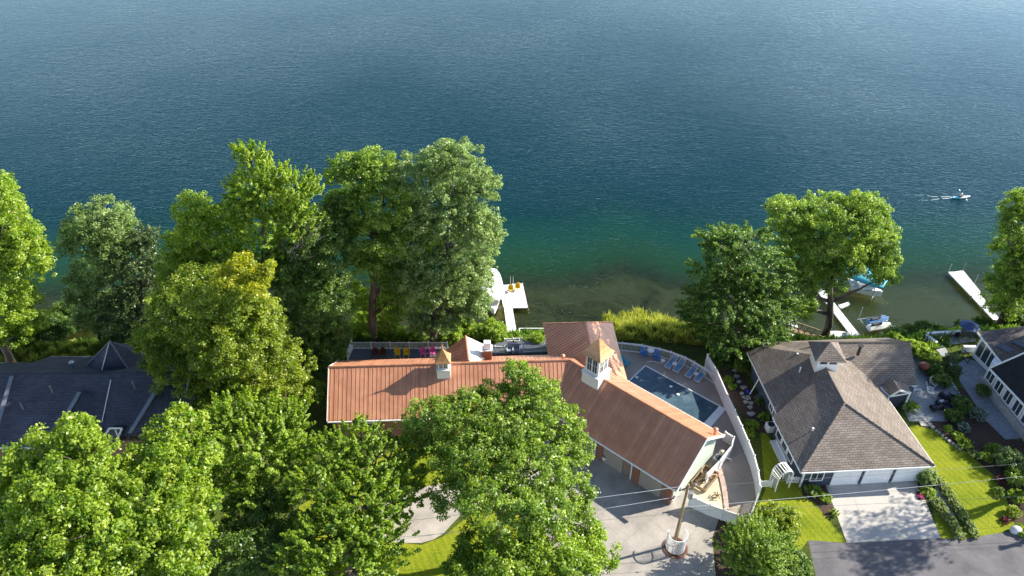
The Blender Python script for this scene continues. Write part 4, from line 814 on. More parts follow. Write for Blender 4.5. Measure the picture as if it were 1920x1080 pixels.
def lounger(label,foot,head):
    foot=Vector(foot);head=Vector(head); d=head-foot; root=thing('sun_lounger',label,'sun lounger',foot,math.atan2(d.y,d.x),'blue sun loungers along the pool fence')
    tl=mat('blue_sling',(.12,.25,.38),.6,(.09,.20,.32),4); w_=.62
    b=MB(); 
    for s_ in(-1,1): b.tube([(0,s_*w_/2,.33),(.06,s_*w_/2,.36),(1.25,s_*w_/2,.36),(1.95,s_*w_/2,.82)],.03,6)
    b.tube([(0,-w_/2,.33),(0,w_/2,.33)],.03,6); b.tube([(1.95,-w_/2,.82),(1.95,w_/2,.82)],.03,6); b.build('frame',white,root)
    MB().box((.63,0,.36),(1.2,w_-.05,.03)).build('seat',tl,root); M=Matrix.Rotation(-math.atan2(.46,.7),3,'Y'); MB().box((1.6,0,.59),(.82,w_-.05,.03),M=M).build('backrest',tl,root)
    for x in(.2,1.3):
        for s_ in(-1,1): MB().bar((x,s_*w_/2,.35),(x+.08,s_*w_/2,0),.035).build('leg',white,root)
    return root
for f_,h_,l in(((1249,693),(1268,674),'leftmost blue sun lounger by the pool, nearest the round white table'),((1265,700),(1283,679),'second blue sun lounger from the left by the pool'),((1288,710),(1306,690),'third blue sun lounger from the left by the pool'),((1304,718),(1322,698),'rightmost blue sun lounger, nearest the tall vinyl fence')):
    lounger(l,P(*f_),P(*h_))
for (x,y,r_,l) in((1219,665,.42,'round white patio table between two blue chairs by the pool fence'),(1242,681,.24,'low round white side table left of the loungers'),(1264,687,.26,'small white side table between the first two loungers'),(1304,706,.26,'small white side table between the last two loungers')):
    root=thing('side_table',l,'table',P(x,y)); hh=.68 if r_>.3 else .42; MB().lathe((0,0,hh),[(r_,0),(r_,.03)],18).build('table_top',white,root)
    for k_ in range(3): a=k_*2.1; MB().bar((math.cos(a)*r_*.4,math.sin(a)*r_*.4,hh),(math.cos(a)*r_*.8,math.sin(a)*r_*.8,0),.04).build('leg',white,root)
def adir(label,p,face,m):
    root=thing('adirondack_chair',label,'chair',p,face)
    b=MB()
    for i in range(5): b.box((-.24+i*.12,-.02,.36),(.105,.55,.03),M=Matrix.Rotation(R(8),3,'X'))
    b.build('seat',m,root); b=MB()
    for i in range(5): hh=.85-.05*abs(i-2)**1.5; b.bar((-.24+i*.12,-.27,.32),(-.27+i*.135,-.62,.32+hh),.105,.03)
    b.build('backrest',m,root)
    for s_ in(-1,1):
        MB().box((s_*.36,.0,.55),(.13,.72,.03)).build('armrest',m,root); MB().bar((s_*.33,.28,.55),(s_*.33,.3,0),.06,.08).build('leg',m,root); MB().bar((s_*.3,-.2,.35),(s_*.3,-.45,0),.05,.08).build('leg',m,root)
    return root
adir('blue slatted chair left of the round white table',P(1207,668),R(195),blue); adir('blue slatted chair right of the round white table',P(1230,675),R(170),blue); adir('turquoise slatted chair alone at the brown roof edge by the pool',P(1173,686),R(230),turq)
b=MB(); 
pth=[P(1213,679,.03),P(1220,677,.03),P(1232,679,.03),P(1243,682,.03)]; b.tube(pth,.03,6); tag(b.build('garden_hose',white),'pale hose lying on the pool deck below the round table','hose')
# ---------------------------------------------------------------- planters, utility pole, wires
pot=mat('white_pot',(.72,.70,.66),.6)
for (x,y,l) in((1134,863,'white flower pot at the farthest garage pillar of the orange house'),(1195,900,'white flower pot at the middle garage pillar of the orange house'),(1257,941,'white flower pot at the near corner pillar by the utility pole')):
    root=thing('flower_pot',l,'planter',P(x,y)); MB().lathe((0,0,0),[(.22,0),(.34,.6),(.38,.62),(.38,.7),(.31,.7),(.30,.6)],14).build('pot',pot,root)
    E=[((root.location.x,root.location.y,.85),(.3,.3,.25))]; po,no,sz,ti,_=crown(E,.12,1.2,'ball',.15); leaves_mesh('plant',po,no,sz,ti,LM['red'],root)
pb=P(1263,1022); root=thing('utility_pole','brown wooden utility pole leaning slightly, rising from a white lattice screen','pole',pb)
pt_=PY(1291,908,pb.y+.1); 
b=MB(); b.tube([(0,0,-.3),(pt_-pb)],[.14,.10],12); b.build('pole',mat('pole_wood',(.26,.17,.08),.85,(.34,.24,.13),5,stretch=(1,1,.1)),root)
dd=pt_-pb; b=MB(); b.bar(dd-Vector((.75,.25,.5)),dd+Vector((.75,.25,-.5)),.1,.12); b.build('crossarm',wood,root)
b=MB(); 
for k_ in(-.65,0,.65): b.lathe(dd+Vector((k_,k_*.33,-.42)),[(.05,0),(.09,.08),(.05,.14),(.08,.2),(.03,.26)],8)
b.build('insulators',greymetal,root); b=MB(); b.tube([dd+Vector((.3,-.2,-1.5)),dd+Vector((.3,-.2,-.8))],.2,12); b.build('transformer',greymetal,root)
b=MB(); b.tube([dd*.45+Vector((.18,0,0)),dd*.02+Vector((.2,0,0))],.04,6); b.build('conduit',greymetal,root)
# lattice screen round the pole foot
root=thing('lattice_screen','half-round white lattice screen standing around the foot of the utility pole','trellis',pb+Vector((.1,-.25,0))); b=MB(); rr=.85; hh=2.0; c_=pb+Vector((.1,-.2,0)); n_=22
def cyl(a,h): return c_+Vector((math.cos(a)*rr,math.sin(a)*rr,h))
for i in range(n_):
    for s_ in(-1,1):
        a=R(150)+R(240)*i/n_
        for k_ in range(8):
            h0=k_*hh/8; a0=a+s_*R(240)/n_*k_*.9; a1=a0+s_*R(240)/n_*.9
            if R(150)<=a0<=R(390) and R(150)<=a1<=R(390): b.bar(cyl(a0,h0),cyl(a1,h0+hh/8),.035,.015)
wpart('lattice',b,white,root); b=MB()
for h in(.02,hh):
    pr=[cyl(a,h) for a in np.linspace(R(150),R(390),14)]
    for p,q_ in zip(pr[:-1],pr[1:]): b.bar(p,q_,.06,.07)
wpart('rim',b,white,root)
b=MB(); b.lathe((0,0,0),[(1.1,0),(1.1,.1),(.97,.11)],26); o=b.build('planting_ring',brick); o.location=pb+Vector((.1,-.3,0)); tag(o,'dark red round kerb ring around the utility pole foot','kerb')
b=MB(); b.lathe((0,0,0),[(1.0,.05),(.97,.125)],24); ms=b.build('mulch_fill',mulch,o)
wires=[((1291,914,None),(300,945),(2100,905),8.,'uppermost thin wire from the utility pole across the garage front'),((1288,925,None),(250,985),(2200,960),7.6,'second thin wire just below the uppermost one')]
def wire(label,a,b_,sag,r_=.014,m=None):
    a=Vector(a);b_=Vector(b_); pts=[a.lerp(b_,t)-Vector((0,0,sag*4*t*(1-t))) for t in np.linspace(0,1,17)]; tag(MB().tube(pts,r_,5).build('overhead_wire',m or mat('wire',(.12,.12,.13),.5)),label,'wire')
wm=mat('bright_wire',(.55,.57,.6),.4)
top=pb+dd
wire('bright overhead wire from the pole top leaving to the left, upper one',top+Vector((-.1,0,-.2)),top+Vector((-60,-4.0,-5)),.8,.017,wm)
wire('bright overhead wire leaving the pole to the left, lower one',top+Vector((-.1,-.2,-1.2)),top+Vector((-60,-6.0,-6.4)),.8,.017,wm)
wire('dark overhead wire left of the pole crossing the sunny concrete',pb+dd*.55+Vector((-.15,0,0)),pb+dd*.55+Vector((-60,-3.5,-2.0)),.7)
wire('overhead wire from the pole to the right over the garage drive, lower one',pb+dd*.58,pb+dd*.58+Vector((60,3.5,.5)),.6,.014)
wire('overhead wire from the pole to the right over the garage drive, upper one',pb+dd*.64,pb+dd*.64+Vector((60,6.5,1.0)),.6,.014,wm)
wire('overhead wire high over the road at the lower right',top+Vector((0,0,-.3)),top+Vector((62,5.,1.2)),.6,.013)
# pole out of view whose straight shadow crosses the road
root=thing('utility_pole','next utility pole along the road, beyond the right edge of the view','pole',(57.,43.5,0)); MB().tube([(0,0,-.3),(0,0,9.5)],[.24,.17],10).build('pole',wood,root); MB().box((0,0,8.8),(2,.12,.12)).build('crossarm',wood,root)
# ---------------------------------------------------------------- items at the gable end
pp=P(1321,901); root=thing('wooden_crate_bed','open wooden box frame full of scrap lumber leaning by the gable wall','crate',pp,R(-41)); b=MB()
for sx_ in(-1,1): b.box((sx_*.75,0,.3),(.08,2.6,.4))
for sy_ in(-1,1): b.box((0,sy_*1.3,.3),(1.5,.08,.4))
b.build('frame',wood,root); b=MB(); 
for i in range(16): b.box((random.uniform(-.4,.4),random.uniform(-.8,.8),.15+i*.025),(random.uniform(.1,.2),random.uniform(.6,1.3),.06),rz=random.uniform(-1,1.2))
b.build('lumber',mat('orange_lumber',(.26,.14,.07),.8,(.42,.30,.2),3),root)
for (x,y,l,kk) in((1345,868,'grey air-conditioning compressor inside the white enclosure','ac'),(1352,858,'pool pump and filter drum inside the white enclosure','f')):
    p=P(x,y); root=thing('compressor' if kk=='ac' else 'pool_filter',l,'equipment',p,R(-41))
    if kk=='ac': MB().box((0,0,.4),(.8,.8,.8)).build('case',greymetal,root,bevel=.03); MB().lathe((0,0,.8),[(.32,0),(.32,.04)],16).build('fan_guard',dark,root)
    else: MB().lathe((0,0,0),[(.3,0),(.33,.2),(.33,.8),(.15,1.)],14).build('drum',mat('tan_drum',(.6,.52,.42),.5),root,smooth=True); MB().tube([(.3,0,.3),(.9,.2,.3),(1.0,.2,.1)],.06,8).build('pipe',white,root)
pp=P(1343,932); b=MB(); 
for k_ in range(6): a=k_*1.05; b.tube([(0,0,.1),(math.cos(a)*.25,math.sin(a)*.25,.45),(math.cos(a)*.4,math.sin(a)*.4,.2)],.05,5)
o=b.build('driftwood_ornament',wood); o.location=pp; tag(o,'small brown root ornament lying on the pale sand bed','ornament')
# AC unit and steps of the blue house, stepping stones
p=P(1443,806); root=thing('air_conditioner','pale air-conditioning unit with a round fan at the blue house wall','air conditioner',p,R(8)); MB().box((0,0,.42),(.85,.85,.84)).build('case',vinyl,root,bevel=.04); MB().lathe((0,0,.85),[(.33,0),(.33,.03)],18).build('fan_grille',dark,root)
p=(P(1452,838)+P(1466,860))/2; root=thing('steps','pale concrete steps below the garage side windows of the blue house','steps',p,R(96)); 
for i,(o_,h) in enumerate(((0,.2),(-.55,.42))): MB().box((0,o_,h/2),(2.9,.62,h)).build('step',vinyl,root)
p=P(1424,752); root=thing('steps','grey side-door steps at the upper part of the blue house','steps',p,R(30)); 
for i,(o_,h) in enumerate(((0,.2),(.35,.38),(.7,.56))): MB().box((o_,0,h/2),(.4,1.3,h)).build('step',boards,root)
stn=[(1381,706),(1386,716),(1394,727),(1391,738),(1396,745),(1402,746),(1399,754),(1408,756),(1406,764),(1408,776),(1378,695)]
for i,(x,y) in enumerate(stn):
    b=MB(); n=7; r_=random.uniform(.25,.42); pr=[(math.cos(k_*6.283/n)*r_*random.uniform(.7,1.2),math.sin(k_*6.283/n)*r_*random.uniform(.6,1.)) for k_ in range(n)]; b.prism(pr,0,.09); o=b.build('stepping_stone',stone); o.location=P(x,y,.01); tag(o,'stepping stone beside the vinyl fence, %s'%('second from the water end','third, just below the white lounger row','fourth in the line','fifth, offset to the left','sixth, beside the blue ball','seventh, right of the blue ball','eighth, below the blue ball','ninth, rightmost of a pair','tenth in the line','last one toward the road','first, farthest from the road')[i],'stone','stepping stones beside the vinyl fence')
p=P(1402,737); b=MB(); b.lathe((0,0,0),[(.16,0),(.22,.12),(.22,.3),(.1,.42)],10); o=b.build('gazing_ball',mat('cobalt_glaze',(.02,.03,.4),.15)); o.location=p; tag(o,'cobalt blue glazed ball among the stepping stones','ornament')
# stone edging around the beds
def edging(label,pxs):
    pp=[P(*q_) for q_ in pxs]; b=MB()
    for p in pts_along(pp,.38):
        n=6; r_=random.uniform(.14,.24); j=Vector((random.uniform(-.05,.05),random.uniform(-.05,.05),0)); b.prism([((p+j).x+math.cos(k_*1.047)*r_*random.uniform(.8,1.1),(p+j).y+math.sin(k_*1.047)*r_*random.uniform(.7,1.)) for k_ in range(n)],0,random.uniform(.12,.22))
    tag(b.build('stone_edging',stone),label,'edging')
edging('line of small pale stones along the curved lawn edge under the patio',[(1733,787),(1742,797),(1756,808),(1768,818),(1780,828),(1800,842)])
edging('curved line of stones beside the shaded hedge and the paved path',[(1779,710),(1785,722),(1797,738),(1801,748)])
for (x,y,w_,h_,l) in((1733,795,1.0,.7,'square pale stepping slab at the patio end'),(1745,672,1.5,.3,'low curved pale stone rim around a small plant circle')):
    b=MB(); b.box((0,0,.06),(w_,h_,.12)); o=b.build('stone_slab',stone,bevel=.02); o.location=P(x,y); tag(o,l,'slab')
# patio furniture behind the brown-roofed house
for (x,y,f_,l) in((1752,768,200,'dark cushioned patio chair nearest the lawn'),(1768,748,120,'dark cushioned patio chair behind the low fire table'),(1782,752,60,'dark cushioned patio chair at the hedge side'),(1772,768,20,'dark cushioned patio chair right of the pale slab')):
    p=P(x,y); root=thing('patio_chair',l,'chair',p,R(f_)); MB().box((0,0,.35),(.75,.72,.25)).build('cushion',mat('navy_cushion',(.02,.022,.04),.8),root,bevel=.05); MB().box((0,.36,.65),(.78,.14,.6)).build('backrest',mat('navy_cushion',(0,0,0)),root,bevel=.05)
    for s_ in(-1,1): MB().box((s_*.42,0,.4),(.08,.75,.5)).build('armrest',dark,root)
p=P(1765,758); root=thing('fire_table','low square dark fire table with a pale lid in the patio corner','table',p,R(20)); MB().box((0,0,.2),(.9,.9,.4)).build('base',dark,root,bevel=.02); MB().box((0,0,.43),(.5,.5,.06)).build('lid',vinyl,root)
for (x,y,f_,l) in((1752,722,30,'white wire-frame lounge chair turned toward the hedge'),(1742,736,70,'white wire-frame bench beside the wire lounge chair')):
    p=P(x,y); root=thing('wire_chair',l,'chair',p,R(f_)); b=MB()
    for i in range(9): xx=-.5+i*.125; b.tube([(xx,-.35,.4),(xx,.3,.4),(xx,.5,.95)],.018,5)
    b.build('seat_wires',white,root); b=MB()
    b.tube([(-.52,-.35,.4),(.52,-.35,.4),(.52,.3,.4),(.52,.5,.95),(-.52,.5,.95),(-.52,.3,.4),(-.52,-.35,.4)],.03,6); b.build('frame',white,root)
    for sx_ in(-1,1):
        for sy_ in(-.33,.3): MB().bar((sx_*.5,sy_,.4),(sx_*.52,sy_,0),.035).build('leg',white,root)
p=P(1728,697); root=thing('grill','round-bellied black grill with a red-brown lid on the shaded patio','grill',p); MB().lathe((0,0,.35),[(.15,0),(.5,.2),(.6,.5)],16).build('bowl',dark,root,smooth=True); MB().lathe((0,0,.86),[(.62,0),(.5,.25),(.1,.36)],16).build('lid',mat('rust_lid',(.22,.05,.03),.5),root,smooth=True)
for k_ in range(3): a=k_*2.1; MB().bar((math.cos(a)*.2,math.sin(a)*.2,.5),(math.cos(a)*.5,math.sin(a)*.5,0),.05).build('leg',dark,root)
p=P(1748,706); root=thing('patio_bench','reddish patio bench with a pale top edge behind the grill','bench',p,R(-35)); MB().box((0,0,.42),(1.6,.5,.06)).build('seat',mat('rust_wood',(.12,.04,.03),.7),root); MB().box((0,.25,.75),(1.6,.05,.4)).build('backrest',mat('rust_wood',(0,0,0)),root); 
for s_ in(-1,1): MB().box((s_*.7,0,.2),(.08,.45,.4)).build('leg',dark,root)
# terrace of the right house
p=P(1808,632,.0); root=thing('patio_umbrella','closed-in blue patio umbrella over a dark table on the right terrace','umbrella',p); MB().tube([(0,0,0),(0,0,2.3)],.03,6).build('pole',greymetal,root); b=MB(); b.lathe((0,0,1.75),[(1.15,0),(.7,.22),(.05,.5)],8); b.build('canopy',mat('navy_canvas',(.03,.06,.16),.8),root)
root=thing('dining_table','dark round dining table under the blue umbrella','table',p+Vector((.1,-.1,0))); MB().lathe((0,0,.7),[(.75,0),(.75,.04)],18).build('table_top',dark,root); 
for k_ in range(4): a=k_*1.57+.4; MB().bar((math.cos(a)*.4,math.sin(a)*.4,.7),(math.cos(a)*.6,math.sin(a)*.6,0),.05).build('leg',dark,root)
for (x,y,f_,l) in((1790,635,100,'dark folding chair left of the blue umbrella'),(1823,626,260,'dark folding chair right of the blue umbrella near the wall')):
    armchair(l,P(x,y),R(f_),dark)
def railing2(l,a,b_): railing('railing',l,[P(*a),P(*b_)],1.0,.5,.035,2.,m=dark,cap=False,pw=.05)
railing2('left dark stair handrail beside the white terrace wall',(1728,650),(1742,632)); railing2('right dark stair handrail on the terrace steps',(1757,648),(1768,632)); railing2('dark handrail between the white planter wall and the paved path',(1799,664),(1814,682))
for (a,b_,h,l) in(((1737,630),(1756,645),.5,'low white retaining wall left of the terrace steps'),((1738,627),(1832,621),.5,'long low white wall at the water end of the terrace'),((1805,654),(1828,654),.8,'white planter wall beside the arched openings')):
    b=MB(); b.bar(P(*a,h/2),P(*b_,h/2),.35,h); tag(b.build('garden_wall',vinyl),l,'wall')
b=MB(); 
for i in range(5): c=P(1741,650)+Vector((.2+.1*i,.0+.42*i,0)); b.box((c.x,c.y,.05-.12*i),(2.0,.42,.14))
tag(b.build('terrace_steps',stone),'pale stone steps descending between the two dark handrails','steps')
b=MB(); b.lathe((0,0,0),[(.42,0),(.5,.25),(.4,.5),(.12,.62)],9,sx=1.1,sy=.8); o=b.build('boulder',mat('white_boulder',(.6,.6,.62),.8,(.45,.45,.47),3,bump=.5),smooth=True); o.location=P(1903,997); tag(o,'whitish rounded boulder at the road corner of the garden','boulder')
# ---------------------------------------------------------------- docks and boats
DZ=LZ+.55; dockm=mat('dock_decking',(.66,.66,.67),.6,(.56,.56,.57),3,stretch=(1,5,1))
def dock(name,label,polys,zz=DZ,m=None,posts=()):
    root=thing(name,label,'dock',P(*polys[0][0],zz)-Vector((0,0,.5))); b=MB()
    for k_,pg in enumerate(polys):
        p_=[P(*q_,zz+.003*k_) for q_ in pg]; b.prism([(p.x,p.y) for p in p_],zz-.16+.003*k_,zz+.003*k_)
    wpart('decking',b,m or dockm,root)
    for pg in polys:
        for q_ in pg:
            p=P(*q_,zz); b=MB(); b.tube([Vector((p.x,p.y,zz+.12)),Vector((p.x,p.y,LZ-1.6))],.05,6); wpart('post',b,greymetal,root)
    for q_ in posts: p=P(*q_,zz); b=MB(); b.tube([Vector((p.x,p.y,zz+1.2)),Vector((p.x,p.y,LZ-1.6))],.04,6); wpart('mooring_pole',b,greymetal,root)
    return root
dock('dock','white T-shaped dock left of the brown rear wing, with two yellow chairs',[[(936,534),(980,531),(990,577),(944,577)],[(945,577),(961,577),(970,630),(953,640)]],posts=((957,532),(962,532)))
dock('dock','long pale dock running under the broad sunlit tree',[[(1522,532),(1533,528),(1612,628),(1598,632)],[(1572,572),(1590,566),(1594,571),(1577,578)]])
dock('dock','stepped white dock standing free at the right',[[(1778,510),(1806,507),(1842,551),(1822,556)],[(1821,555),(1838,551),(1874,598),(1864,601)]],posts=((1779,508),(1806,506),(1828,530)))
dock('dock','short pale dock stub half hidden by the layered dark tree',[[(1476,603),(1490,598),(1500,624),(1485,632)]])
for (x,y,l) in((957,547,'bright yellow chair on the T-shaped dock, left one'),(970,544,'yellow-brown chair on the T-shaped dock, right one')): armchair(l,P(x,y,DZ),R(150),yel,None,1.15)
def boat_lift(name,label,px,L_,W_,rot,mc,hz=1.9,cat='boat lift'):
    c=P(*px,LZ); root=thing(name,label,cat,c,rot); n=9; vs=[];fs=[]
    for i in range(n):
        a=math.pi*i/(n-1)
        for j in range(7):
            t=j/6-.5; e=1-.22*abs(t*2)**4; vs.append((math.cos(a)*W_/2*e,t*L_,hz+.62*math.sin(a)**.8*e))
    for i in range(n-1):
        for j in range(6): fs.append((i*7+j,i*7+j+1,(i+1)*7+j+1,(i+1)*7+j))
    b=MB(); b.raw(vs,fs); o=b.build('canopy',mc,root,smooth=True); so_=o.modifiers.new('s','SOLIDIFY'); so_.thickness=.04
    for sx_ in(-1,1):
        for sy_ in(-1,1): MB().tube([(sx_*W_*.45,sy_*L_*.36,-1.5),(sx_*W_*.45,sy_*L_*.36,hz+.1)],.06,6).build('post',greymetal,root)
    b=MB(); 
    for s_ in(-1,1): b.tube([(s_*W_*.45,-L_*.45,hz),(s_*W_*.45,L_*.45,hz)],.04,6); b.tube([(-W_*.45,s_*L_*.36,.0),(W_*.45,s_*L_*.36,.0)],.06,6)
    b.build('frame',greymetal,root); return root
def boat(label,c,rot,L_,W_,m,hh=.8,m2=None):
    root=thing('boat',label,'boat',c,rot); n=11; vs=[];fs=[]
    for i in range(n):
        t=i/(n-1); w_=W_/2*(1-max(0,(t-.45)/.55)**2.2)*(.9+.1*min(1,t*4)); w_=max(w_,.04); y=(t-.5)*L_; up=.18*t*t
        for (k,zz) in ((-1,hh+up),(-.75,0+up*1.5),(0,-.15+up*2),(.75,0+up*1.5),(1,hh+up)): vs.append((k*w_,y,zz))
    for i in range(n-1):
        for k in range(4): a=i*5+k; fs.append((a,a+1,a+6,a+5))
    fs.append((0,1,2,3,4)); b=MB(); b.raw(vs,fs); o=b.build('hull',m,root,smooth=False); s_=o.modifiers.new('s','SOLIDIFY'); s_.thickness=.05
    b=MB(); vs=[];fs=[]
    for i in range(n):
        t=i/(n-1); w_=max(.03,W_/2*(1-max(0,(t-.45)/.55)**2.2)*.95); y=(t-.5)*L_; dz_=(.12 if t>.6 else -.25)+.18*t*t; vs+= [(-w_,y,hh+dz_),(w_,y,hh+dz_)]
    for i in range(n-1): fs.append((2*i,2*i+1,2*i+3,2*i+2))
    b.raw(vs,fs); b.build('deck',m2 or white,root)
    for x_ in(-.25,.25): MB().box((x_*W_,-L_*.1,hh+.1),(.5,.5,.5)).build('seat',m2 or white,root,bevel=.05)
    MB().raw([(-W_*.38,L_*.08,hh+.1),(W_*.38,L_*.08,hh+.1),(W_*.33,L_*.0,hh+.55),(-W_*.33,L_*.0,hh+.55)],[(0,1,2,3)]).build('windscreen',glass,root); return root
bc=P(921,560,LZ); boat_lift('boat_lift','white canopied boat lift against the left side of the T-shaped dock',(921,558),6.6,3.2,R(8),mat('white_canvas',(.74,.74,.76),.7))
boat('white motorboat parked under the white canopy of the lift',bc+Vector((0,-.7,.3)),R(188),6.4,2.3,white)
boat_lift('boat_lift','teal canopied boat lift seen through the broad sunlit tree',(1606,540),6.5,3.4,R(52),mat('teal_canvas',(.06,.36,.46),.6),hz=2.2)
boat('pale boat under the teal canopy of the lift',P(1606,545,LZ)+Vector((0,0,.3)),R(232),6,2.3,white)
# rowboat hull, jet skis, kayak
p=P(1566,630,-3.3); root=thing('overturned_rowboat','small white overturned hull on the shore between the tree trunk and the long dock','boat',p,R(92)); b=MB(); n=9; vs=[];fs=[]
for i in range(n):
    t=i/(n-1); w_=.75*math.sin(math.pi*(.12+.76*t))**.6
    for k_ in range(7): a=math.pi*k_/6; vs.append((math.cos(a)*w_,(t-.5)*3.6,math.sin(a)*.55*math.sin(math.pi*(.1+.8*t))**.5))
for i in range(n-1):
    for k_ in range(6): fs.append((i*7+k_,i*7+k_+1,(i+1)*7+k_+1,(i+1)*7+k_))
fs+= [tuple(range(7)),tuple(range((n-1)*7,n*7))]; b.raw(vs,fs).build('hull',vinyl,root,smooth=True); MB().bar((0,-1.6,.52),(0,1.6,.52),.06,.08).build('keel',vinyl,root)
def jetski(label,p,rot,m):
    root=thing('jet_ski',label,'jet ski',p,rot); n=9; vs=[];fs=[]
    for i in range(n):
        t=i/(n-1); w_=.52*(1-max(0,(t-.5)/.5)**2); w_=max(w_,.05); 
        for (k,zz) in((-1,.3),(-.8,0),(.8,0),(1,.3),(.5,.55+.12*math.sin(t*3.1)),(-.5,.55+.12*math.sin(t*3.1))): vs.append((k*w_,(t-.5)*2.9,zz+.12*t*t))
    for i in range(n-1):
        for k in range(6): a=i*6+k; c_=i*6+(k+1)%6; fs.append((a,c_,c_+6,a+6))
    fs+= [tuple(range(6)),tuple(range((n-1)*6,n*6))]; MB().raw(vs,fs).build('hull',m,root); MB().box((0,-.5,.78),(.36,1.3,.22)).build('seat',dark,root,bevel=.06); b=MB(); b.tube([(0,.25,.6),(0,.12,1.0)],.06,6); b.tube([(-.35,.1,1.),(.35,.1,1.)],.03,6); b.build('handlebar',dark,root)
p=P(1640,614,LZ); jetski('blue and white jet ski on the shore lift, the one nearer the lake',P(1642,613,LZ)+Vector((0,0,.75)),R(-75),mat('blue_gelcoat',(.10,.20,.38),.3)); jetski('white jet ski on the shore lift, behind the blue one',P(1644,624,LZ)+Vector((0,0,.75)),R(-80),white)
root=thing('jet_ski_lift','low metal lift carrying the two jet skis at the shore','lift',p,R(12)); b=MB()
for s_ in(-1,1): b.bar((-2,s_*1.1,.7),(2,s_*1.1,.7),.1,.1); b.bar((s_*1.6,-1.4,.66),(s_*1.6,1.4,.66),.1,.08)
b.build('frame',greymetal,root)
for sx_ in(-1,1):
    for sy_ in(-1,1): MB().tube([(sx_*1.7,sy_*1.2,-1),(sx_*1.7,sy_*1.2,2.6 if sy_>0 else 1.)],.05,6).build('post',greymetal,root)
kp=P(1800,371,LZ); root=thing('kayak','turquoise and white kayak out on the open lake','kayak',kp+Vector((0,0,.02)),R(7)); n=13; vs=[];fs=[]
for i in range(n):
    t=i/(n-1); w_=max(.02,.40*math.sin(math.pi*t)**.7); rise=.16*abs(2*t-1)**3
    for k in range(8): a=2*math.pi*k/8; vs.append(((t-.5)*4.4,math.cos(a)*w_,.12+math.sin(a)*.2*max(.15,math.sin(math.pi*t)**.5)+rise))
for i in range(n-1):
    for k in range(8): a=i*8+k; c_=i*8+(k+1)%8; fs.append((a,c_,c_+8,a+8))
fs+= [tuple(range(8)),tuple(range((n-1)*8,n*8))]; MB().raw(vs,fs).build('hull',mat('turquoise_gelcoat',(.05,.45,.6),.3,(.75,.8,.82),.9,ramp=(.48,.54)),root,smooth=True)
b=MB(); b.lathe((-.1,0,.29),[(.32,0),(.34,.05),(.28,.06)],14,sx=1.5); b.build('cockpit_rim',dark,root)
def person(label,loc,rz,joints,edges,skin_m,parts):
    root=thing('person',label,'person',loc,rz); me=bpy.data.meshes.new('body'); me.from_pydata([j[:3] for j in joints],edges,[]); o=bpy.data.objects.new('body',me); C.objects.link(o); o.parent=root
    m=o.modifiers.new('s','SKIN'); sk=me.skin_vertices[0].data if me.skin_vertices else None
    if sk is None: 
        me.skin_vertices # ensure layer
    for i,j in enumerate(joints): 
        v=me.skin_vertices[0].data[i]; v.radius=(j[3],j[4] if len(j)>4 else j[3])
    me.skin_vertices[0].data[0].use_root=True
    s=o.modifiers.new('ss','SUBSURF'); s.levels=s.render_levels=2; me.materials.append(skin_m); return root
skin=mat('skin',(.5,.3,.2),.6); 
J_=[(0,0,.12,.15,.17),(0,0,.3,.14,.16),(.02,0,.5,.16,.19),(.03,0,.62,.07),(.05,0,.74,.09,.085),(.05,0,.86,.075),
 (.03,.2,.55,.06),(.2,.36,.38,.045),(.42,.42,.48,.035),(.03,-.2,.55,.06),(.22,-.32,.42,.045),(.46,-.3,.36,.035),(.3,.12,.14,.08),(.65,.14,.26,.06),(1.0,.1,.1,.045),(.3,-.12,.14,.08),(.65,-.14,.26,.06),(1.0,-.1,.1,.045),
 (.5,.43,.5,.022),(.52,-.28,.34,.022)]
Eg=[(0,1),(1,2),(2,3),(3,4),(4,5),(2,6),(6,7),(7,8),(2,9),(9,10),(10,11),(0,12),(12,13),(13,14),(0,15),(15,16),(16,17),(8,18),(11,19)]
pr_=person('person in a pale vest paddling the turquoise kayak','x' and kp+Vector((0,0,.2)),R(7),J_,Eg,skin,None)
b=MB(); b.lathe((.01,0,.22),[(.17,0),(.2,.12),(.21,.26),(.12,.38)],12,sx=.85,sy=1.05); b.build('life_vest',mat('pale_vest',(.7,.6,.55),.7),pr_,smooth=True)
b=MB(); b.lathe((.05,0,.78),[(.2,0),(.12,.03),(.11,.12),(.03,.15)],12); b.build('sun_hat',white,pr_,smooth=True)
root=thing('paddle','double-bladed paddle held across the turquoise kayak','paddle',kp+Vector((0,0,.2)),R(7)); b=MB(); b.tube([(.35,1.1,.75),(.52,-1.1,.12)],.02,6); b.build('shaft',dark,root)
for p_,q_ in(((.33,1.05,.74),(.29,1.5,.88)),((.53,-1.05,.13),(.57,-1.5,0))): MB().bar(p_,q_,.16,.02).build('blade',white,root)
# wooden stairs on the bank behind the brown roof
p=P(1508,627,-2.3); root=thing('wooden_stairs','dark wooden stairs and rails descending the bank behind the brown roof','stairs',p); b=MB()
for s_ in(-.6,.6): b.bar(p+Vector((-2,s_,.9)),p+Vector((2.2,s_,-.9)),.08,.2); b.bar(p+Vector((-2,s_,1.8)),p+Vector((2.2,s_,.1)),.08,.08)
for k_ in range(6): b.bar(p+Vector((-2+k_*.84,-.6,.9-k_*.36)),p+Vector((-2+k_*.84,-.6,1.85-k_*.34)),.08); b.bar(p+Vector((-2+k_*.84,.6,.9-k_*.36)),p+Vector((-2+k_*.84,.6,1.85-k_*.34)),.08)
wpart('stringers',b,wood,root); b=MB()
for k_ in range(11): b.box(p+Vector((-2+k_*.42,0,.95-k_*.18)),(.36,1.1,.05))
wpart('treads',b,wood,root)
for o_ in list(C.objects):
    if o_.parent is None and (o_.name.startswith('kayak') or o_.name.startswith('paddle') or (o_.name.startswith('person'))): o_.scale=(.76,)*3
foam=mat('foam',(.75,.8,.82),.6)
wk=MB()
